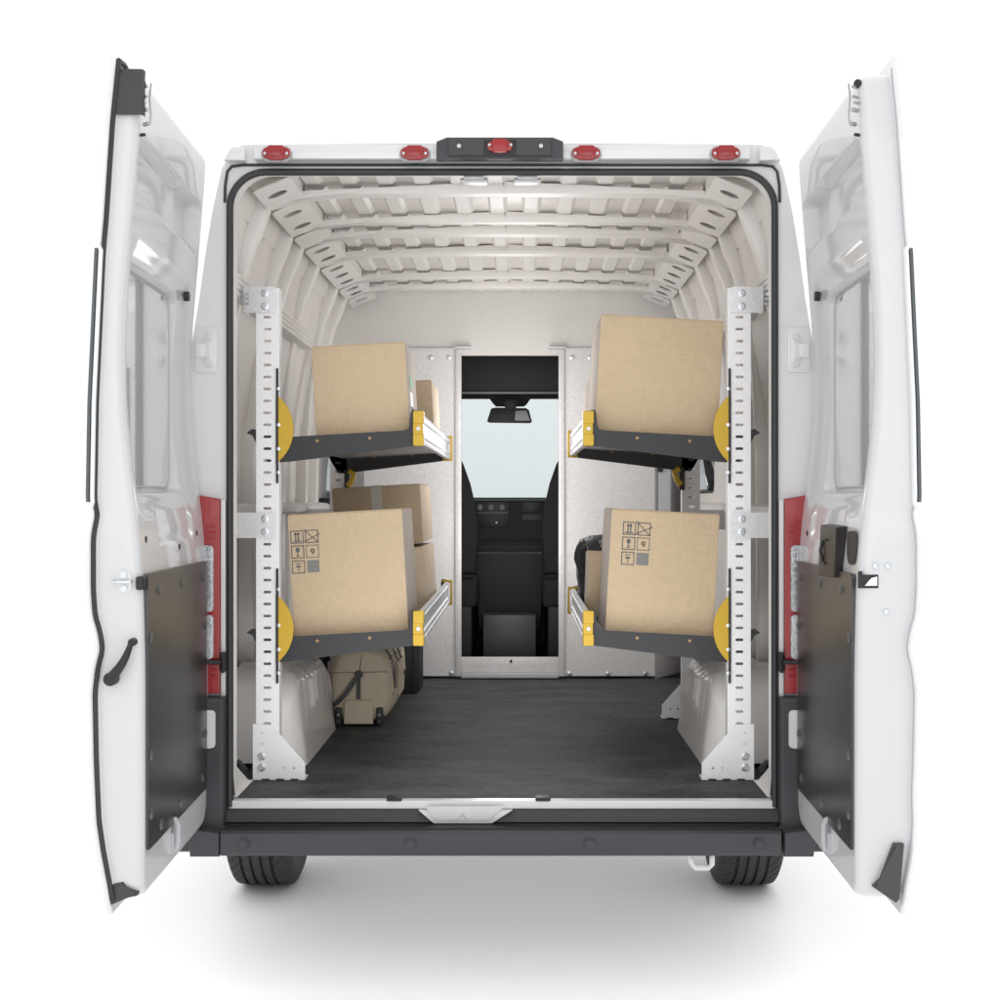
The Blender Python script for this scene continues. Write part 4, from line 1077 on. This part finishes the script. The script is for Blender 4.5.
# boxes behind
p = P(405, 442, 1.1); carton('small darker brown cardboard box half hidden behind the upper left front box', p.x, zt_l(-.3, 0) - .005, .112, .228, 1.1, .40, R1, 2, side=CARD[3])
p = P(335, 600, 1.0)
zz0 = .965
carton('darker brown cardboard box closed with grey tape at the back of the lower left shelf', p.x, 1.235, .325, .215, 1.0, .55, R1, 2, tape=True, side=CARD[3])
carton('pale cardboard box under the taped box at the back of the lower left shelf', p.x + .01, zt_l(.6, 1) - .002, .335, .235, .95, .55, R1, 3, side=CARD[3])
p = P(590, 420, .95); carton('narrow cardboard box showing as a strip behind the largest box, upper right shelf', p.x - .012, zt_l(.3, 0) + .0, .25, .225, .95, .42, -R1, 2)
p = P(586, 640, .78); carton('flat tan carton between the symbol box and black bag on the lower right shelf', p.x, zt_l(.29, 1) + .0, .20, .222, .78, .16, -R1 * .6, 0)

# ---------------------------------------------------------------- black bag on the lower right shelf
Yk = 1.02; base = zt_l(.35, 1)
bag = thing('shoulder_bag', 'black soft shoulder bag with buckles at the back of the lower right shelf', 'bag', (.40, Yk + .1, base))
b = MB(); rows = []
x0, x1 = X(578, Yk), X(578, Yk) + .34; top = Z(533, Yk)
for j in range(15):
    v = j / 14; Y = Yk + v * .24; e = abs(2 * v - 1); k_ = 1 - .18 * e ** 4
    pts = []
    for q in range(40):
        a = 2 * PI * q / 40; cx_, cz_ = (x0 + x1) / 2, (base + top) / 2
        r_ = (abs(math.cos(a)) ** 9 + abs(math.sin(a)) ** 9) ** (-1 / 9)
        xx = cx_ + (x1 - x0) / 2 * r_ * math.cos(a) * (k_ + .02 * math.sin(5 * a)); zz_ = cz_ + (top - base) / 2 * r_ * math.sin(a) * k_
        if math.sin(a) > .3 and math.cos(a) < 0: zz_ -= .022 * abs(math.cos(a))
        if math.cos(a) < -.5: xx += .003 * math.sin(zz_ * 60)
        pts.append((xx, Y, zz_))
    rows.append(pts)
RR = b.grid(rows, close=True); b.face(list(reversed(RR[0]))); b.face(RR[-1]); b.build('bag_body', M['bagblk'], bag, smooth=60)
b = MB(); c = P(584, 540, Yk - .01); path = []
for px, py in ((585, 541), (582, 543), (578.5, 547), (576.5, 553), (576, 559), (578, 565), (581, 570), (583, 574)): q = P(px, py, Yk - .012); path.append(q)
b.tube(path, .010, 8, flat=.5); b.build('carry_strap', M['bagblk'], bag)
b = MB()
for px, py in ((584, 540), (590, 537.5)):
    q = P(px, py, Yk - .014); b.tube([(q.x + .009 * math.cos(a * PI / 6), q.y, q.z + .007 * math.sin(a * PI / 6)) for a in range(12)], .002, 6, closed=True)
b.build('ring', M['steel'], bag)
b = MB()
for px, py in ((601, 542), (603.5, 540), (602, 546)): q = P(px, py, Yk - .004); b.box(q.x - .008, q.x + .008, Yk - .016, Yk, q.z - .006, q.z + .006, .002)
b.build('buckle', M['grey'], bag)
b = MB(); b.tube([P(586, 542, Yk - .004), P(588, 548, Yk - .006), P(588, 556, Yk - .006)], .002, 6); b.build('piping', M['grey'], bag)

# ---------------------------------------------------------------- duffel bag
Yd0, Yd1 = 1.31, 1.98
duf = thing('duffel_bag', 'khaki wheeled duffel bag with grey straps on the van floor below the left rack', 'bag', (-.575, 1.6, FL))
b = MB(); rows = []; NS = 34
for j in range(NS + 1):
    v = j / NS; Y = Yd0 + v * (Yd1 - Yd0)
    e = abs(2 * v - 1); k_ = (1 - max(0, (e - .86) / .14) ** 2.4 * .10)
    bulge = 1 + .05 * (1 - e ** 2) + .010 * math.sin(v * 23)
    pts = []
    for q in range(56):
        a = 2 * PI * q / 56
        ca, sa = math.cos(a), math.sin(a); pw = 3.6 if sa < 0 else 2.35
        r_ = (abs(ca) ** pw + abs(sa) ** pw) ** (-1 / pw)
        hw_ = .121 * k_ * bulge; hz = .150 * k_ * (1 + .02 * (1 - e * e))
        wr = .0022 * math.sin(a * 9 + v * 31) + .0018 * math.sin(a * 4 - v * 47)
        pts.append((-.573 + (hw_ + wr) * r_ * ca, Y, FL + .012 + .150 + (hz + wr) * r_ * sa))
    rows.append(pts)
mid = lambda row, y, k_: [(-.573 + (p[0] + .573) * k_, y, FL + .162 + (p[2] - FL - .162) * k_) for p in row]
rows = [mid(rows[0], Yd0 - .010, .80), mid(rows[0], Yd0 - .006, .94)] + rows + [mid(rows[-1], Yd1 + .008, .9)]
RR = b.grid(rows, close=True); b.face(list(reversed(RR[0]))); b.face(RR[-1])
b.build('duffel_body', M['canvas'], duf, smooth=60)
def D3(px, py, y=Yd0 - .014): return P(px, py, y)
# image-scale helpers: crop origin (320,630) scale .12
def dz_(cx, cy, y=Yd0 - .014): return P(320 + cx * .12, 630 + cy * .12, y)
b = MB(); pt = [dz_(*p) for p in ((200, 780), (205, 600), (225, 582), (420, 582), (445, 605), (445, 780))]
b.prism([(p.x, p.z) for p in pt], Yd0 - .028, Yd0 - .008, bev=.005, seg=3); b.build('end_pocket', M['canvas'], duf)
b = MB(); b.tube([dz_(95, 355, Yd0 - .009), dz_(320, 352, Yd0 - .013), dz_(560, 348, Yd0 - .009)], .0018, 6)
b.tube([dz_(330, 350), dz_(345, 230, Yd0 - .010), dz_(360, 170, Yd0 - .004)], .0018, 6); b.build('seam', mat('canvas_seam', (.20, .17, .13), .8), duf)
b = MB()
def ribbon(pts, wd, th=.0025):
    b.tube(pts, wd, 8, flat=th / wd * 1.6, up=(1, 0, 0)) if False else None
    V_ = [Vector(p) for p in pts]
    for i in range(len(V_) - 1):
        d = (V_[i + 1] - V_[i]); n_ = Vector((-d.z, 0, d.x)).normalized() * wd
        t_ = Vector((0, th, 0))
        c8 = [b.v(V_[i] + n_), b.v(V_[i] - n_), b.v(V_[i + 1] - n_), b.v(V_[i + 1] + n_)]; e8 = [b.v(v_.co - t_) for v_ in c8]
        b.face(c8); b.face(list(reversed(e8)))
        for k in range(4): b.face([c8[k], e8[k], e8[(k + 1) % 4], c8[(k + 1) % 4]])
ribbon([dz_(322, 385, Yd0 - .016), dz_(322, 470, Yd0 - .019), dz_(322, 575, Yd0 - .022)], .0075)
ribbon([dz_(300, 400, Yd0 - .020), dz_(258, 470, Yd0 - .03), dz_(205, 545, Yd0 - .035), dz_(150, 600, Yd0 - .03), dz_(105, 630, Yd0 - .012)], .009)
b.build('strap', M['strap'], duf)
b = MB(); c = dz_(322, 372, Yd0 - .018); b.cyl((c.x, Yd0 - .010, c.z), (0, -1, 0), .0165, .010, 24, bev=.003); b.cyl((c.x, Yd0 - .020, c.z), (0, -1, 0), .009, .004, 20); b.build('ring', M['strap'], duf)
# side straps over the shoulder of the bag
b = MB()
def surf(v, adeg, lift=.003):
    Y = Yd0 + v * (Yd1 - Yd0); e = abs(2 * v - 1); a = math.radians(adeg); ca, sa = math.cos(a), math.sin(a); pw = 3.6 if sa < 0 else 2.35
    r_ = (abs(ca) ** pw + abs(sa) ** pw) ** (-1 / pw); bulge = 1 + .05 * (1 - e ** 2)
    return Vector((-.573 + (.121 * bulge + lift) * r_ * ca, Y, FL + .162 + (.150 * (1 + .02 * (1 - e * e)) + lift) * r_ * sa))
def surf_strip(mb, va, vb, a0, a1, n=14, lift=.003, th=.002):
    I = [[surf(v, a0 + (a1 - a0) * k / n, lift) for k in range(n + 1)] for v in (va, vb)]
    mb.grid(I)
    O_ = [[surf(v, a0 + (a1 - a0) * k / n, lift - th) for k in range(n + 1)] for v in (va, vb)]
    for q in (0, 1): mb.grid([I[q], O_[q]])
surf_strip(b, .16, .21, -12, 100); surf_strip(b, .40, .44, 20, 100); surf_strip(b, .62, .66, 20, 100)
surf_strip(b, .08, .5, 33, 35, 10); b.build('side_strap', M['strap'], duf)
b = MB(); surf_strip(b, .10, .11, -20, 30); surf_strip(b, .30, .31, -15, 30); surf_strip(b, .3, .8, 28, 30, 8); b.build('zip', M['black'], duf)
b = MB(); surf_strip(b, .34, .62, -25, 22, lift=.012, th=.012); b.build('side_pocket', M['canvas'], duf)
b = MB(); c = surf(.55, 0, .016); b.cyl(tuple(c), (1, 0, 0), .014, .004, 20); b.build('badge', M['black'], duf)
b = MB(); c = surf(.5, 90, .0)
for dv_ in (-.06, .0): b.tube([surf(.3, 100, .004), surf(.4, 88 , .02), surf(.5, 86, .028), surf(.6, 88, .02), surf(.7, 100, .004)], .007, 8)
b.build('carry_handle', M['strap'], duf)
for cx in (155, 497):
    b = MB(); p0, p1 = dz_(cx - 27, 780), dz_(cx + 27, 645)
    b.box(p0.x, p1.x, Yd0 - .024, Yd0 + .03, FL + .004, p1.z, .005, 3); w = b.build('wheel_housing', M['black'], duf)
    b = MB(); b.cyl(((p0.x + p1.x) / 2 - .008, Yd0 - .014, FL + .018), (1, 0, 0), .018, .016, 24, bev=.003); b.build('wheel', M['rubber'], w)
    b = MB(); b.cyl(((p0.x + p1.x) / 2, Yd0 - .024, FL + .045), (0, -1, 0), .006, .002, 12); b.build('rivet', M['grey'], w)

# ---------------------------------------------------------------- black crate
cr = thing('plastic_crate', 'tall black ribbed plastic crate on the floor behind the khaki duffel bag', 'crate', (-.56, 2.3, FL))
b = MB(); x0, x1 = -.70, X(417, 2.17); zt_ = FL + .27
b.box(x0, x1, 2.17, 2.50, FL + .001, zt_, .004, 2); b.mi = 1
for k in range(6): y = 2.20 + k * .052; b.box(x1, x1 + .006, y, y + .02, FL + .003, zt_ - .05, .002)
for k in range(9): x = x1 - .012 - k * .032; b.box(x - .01, x, 2.163, 2.17, FL + .003, zt_ - .03, .002)
b.build('crate_body', [M['black'], M['rubber']], cr)
b = MB(); b.box(x0 - .008, x1 + .010, 2.162, 2.508, zt_ - .028, zt_ + .004, .004); b.build('rim', M['black'], cr)

# ---------------------------------------------------------------- camera
cam = bpy.data.cameras.new('camera'); co = bpy.data.objects.new('camera', cam); COL.objects.link(co)
co.location = (CX, -D, CZ); co.rotation_euler = (PI / 2, 0, 0)
cam.sensor_width = 36; cam.lens = 36 * F / 1000; cam.shift_x = -.020; cam.clip_end = 500; cam.clip_start = .05
sc.camera = co

# ---------------------------------------------------------------- light: white studio world raised overhead and dimmed behind the camera, plus added fills
w = bpy.data.worlds.new('World'); sc.world = w; w.use_nodes = True
nt = w.node_tree; N = nt.nodes.new; L = nt.links.new; bg = nt.nodes['Background']
tc = N('ShaderNodeTexCoord'); sp = N('ShaderNodeSeparateXYZ'); L(tc.outputs['Generated'], sp.inputs[0])
def mrange(src, a, c, lo, hi):
    q = N('ShaderNodeMapRange'); q.interpolation_type = 'SMOOTHSTEP'; q.inputs['From Min'].default_value = a; q.inputs['From Max'].default_value = c
    q.inputs['To Min'].default_value = lo; q.inputs['To Max'].default_value = hi; L(src, q.inputs['Value']); return q.outputs[0]
up_ = mrange(sp.outputs['Z'], .2, .8, 0, .72)
bk_ = mrange(sp.outputs['Y'], -.55, .0, -.5, 0)
ad = N('ShaderNodeMath'); ad.operation = 'ADD'; L(up_, ad.inputs[0]); L(bk_, ad.inputs[1])
ad2 = N('ShaderNodeMath'); ad2.operation = 'ADD'; L(ad.outputs[0], ad2.inputs[0]); ad2.inputs[1].default_value = 1.06
L(ad2.outputs[0], bg.inputs['Strength']); bg.inputs['Color'].default_value = (1, 1, 1, 1)
def area(name, loc, tgt, sx, sy, e, col=(1, 1, 1)):
    l = bpy.data.lights.new(name, 'AREA'); l.shape = 'RECTANGLE'; l.size = sx; l.size_y = sy; l.energy = e; l.color = col
    o = bpy.data.objects.new(name, l); COL.objects.link(o); o.location = loc
    o.rotation_euler = (Vector(tgt) - Vector(loc)).to_track_quat('-Z', 'Y').to_euler()
def lamp(name, loc, r, e, col=(1, 1, 1)):
    l = bpy.data.lights.new(name, 'POINT'); l.shadow_soft_size = r; l.energy = e; l.color = col
    o = bpy.data.objects.new(name, l); COL.objects.link(o); o.location = loc
area('front_fill', (0, -8, 2.6), (0, 0, .9), 10, 3.0, 115)  # unseen fill added behind the camera to brighten the rear and cargo space
area('opening_fill', (0, -.02, 1.45), (0, 1, 1.45), 1.45, 1.75, 4.2, (1, .985, .975))  # unseen fill added across the door opening to brighten the interior
area('low_fill', (0, .0, .80), (0, 1, .80), 1.3, .42, 1.6, (1, .985, .975))  # unseen fill added low in the opening for the duffel and lower boxes
area('underbody_fill', (0, .85, .33), (0, .85, 0), 2.1, 3.1, 9)  # unseen fill added under the van to lighten its ground shadow
for k, (y, z, e) in enumerate(((.75, 1.9, 3.9), (1.5, 1.7, 8), (2.2, 1.9, 5.3), (2.3, 1.2, 7.5))):
    lamp('cargo_fill', (0, y, z), .2, e, (1, .982, .97))  # unseen fills added in mid-air along the aisle to even out the depth

sc.view_settings.view_transform = 'Standard'; sc.view_settings.look = 'None'; sc.view_settings.gamma = 1; sc.view_settings.exposure = 0
sc.render.engine = 'CYCLES'
sc.cycles.use_denoising = True
try: sc.cycles.denoiser = 'OPENIMAGEDENOISE'
except Exception: pass
sc.cycles.max_bounces = 14; sc.cycles.diffuse_bounces = 9; sc.cycles.glossy_bounces = 6; sc.cycles.transparent_max_bounces = 8
sc.cycles.sample_clamp_indirect = 6
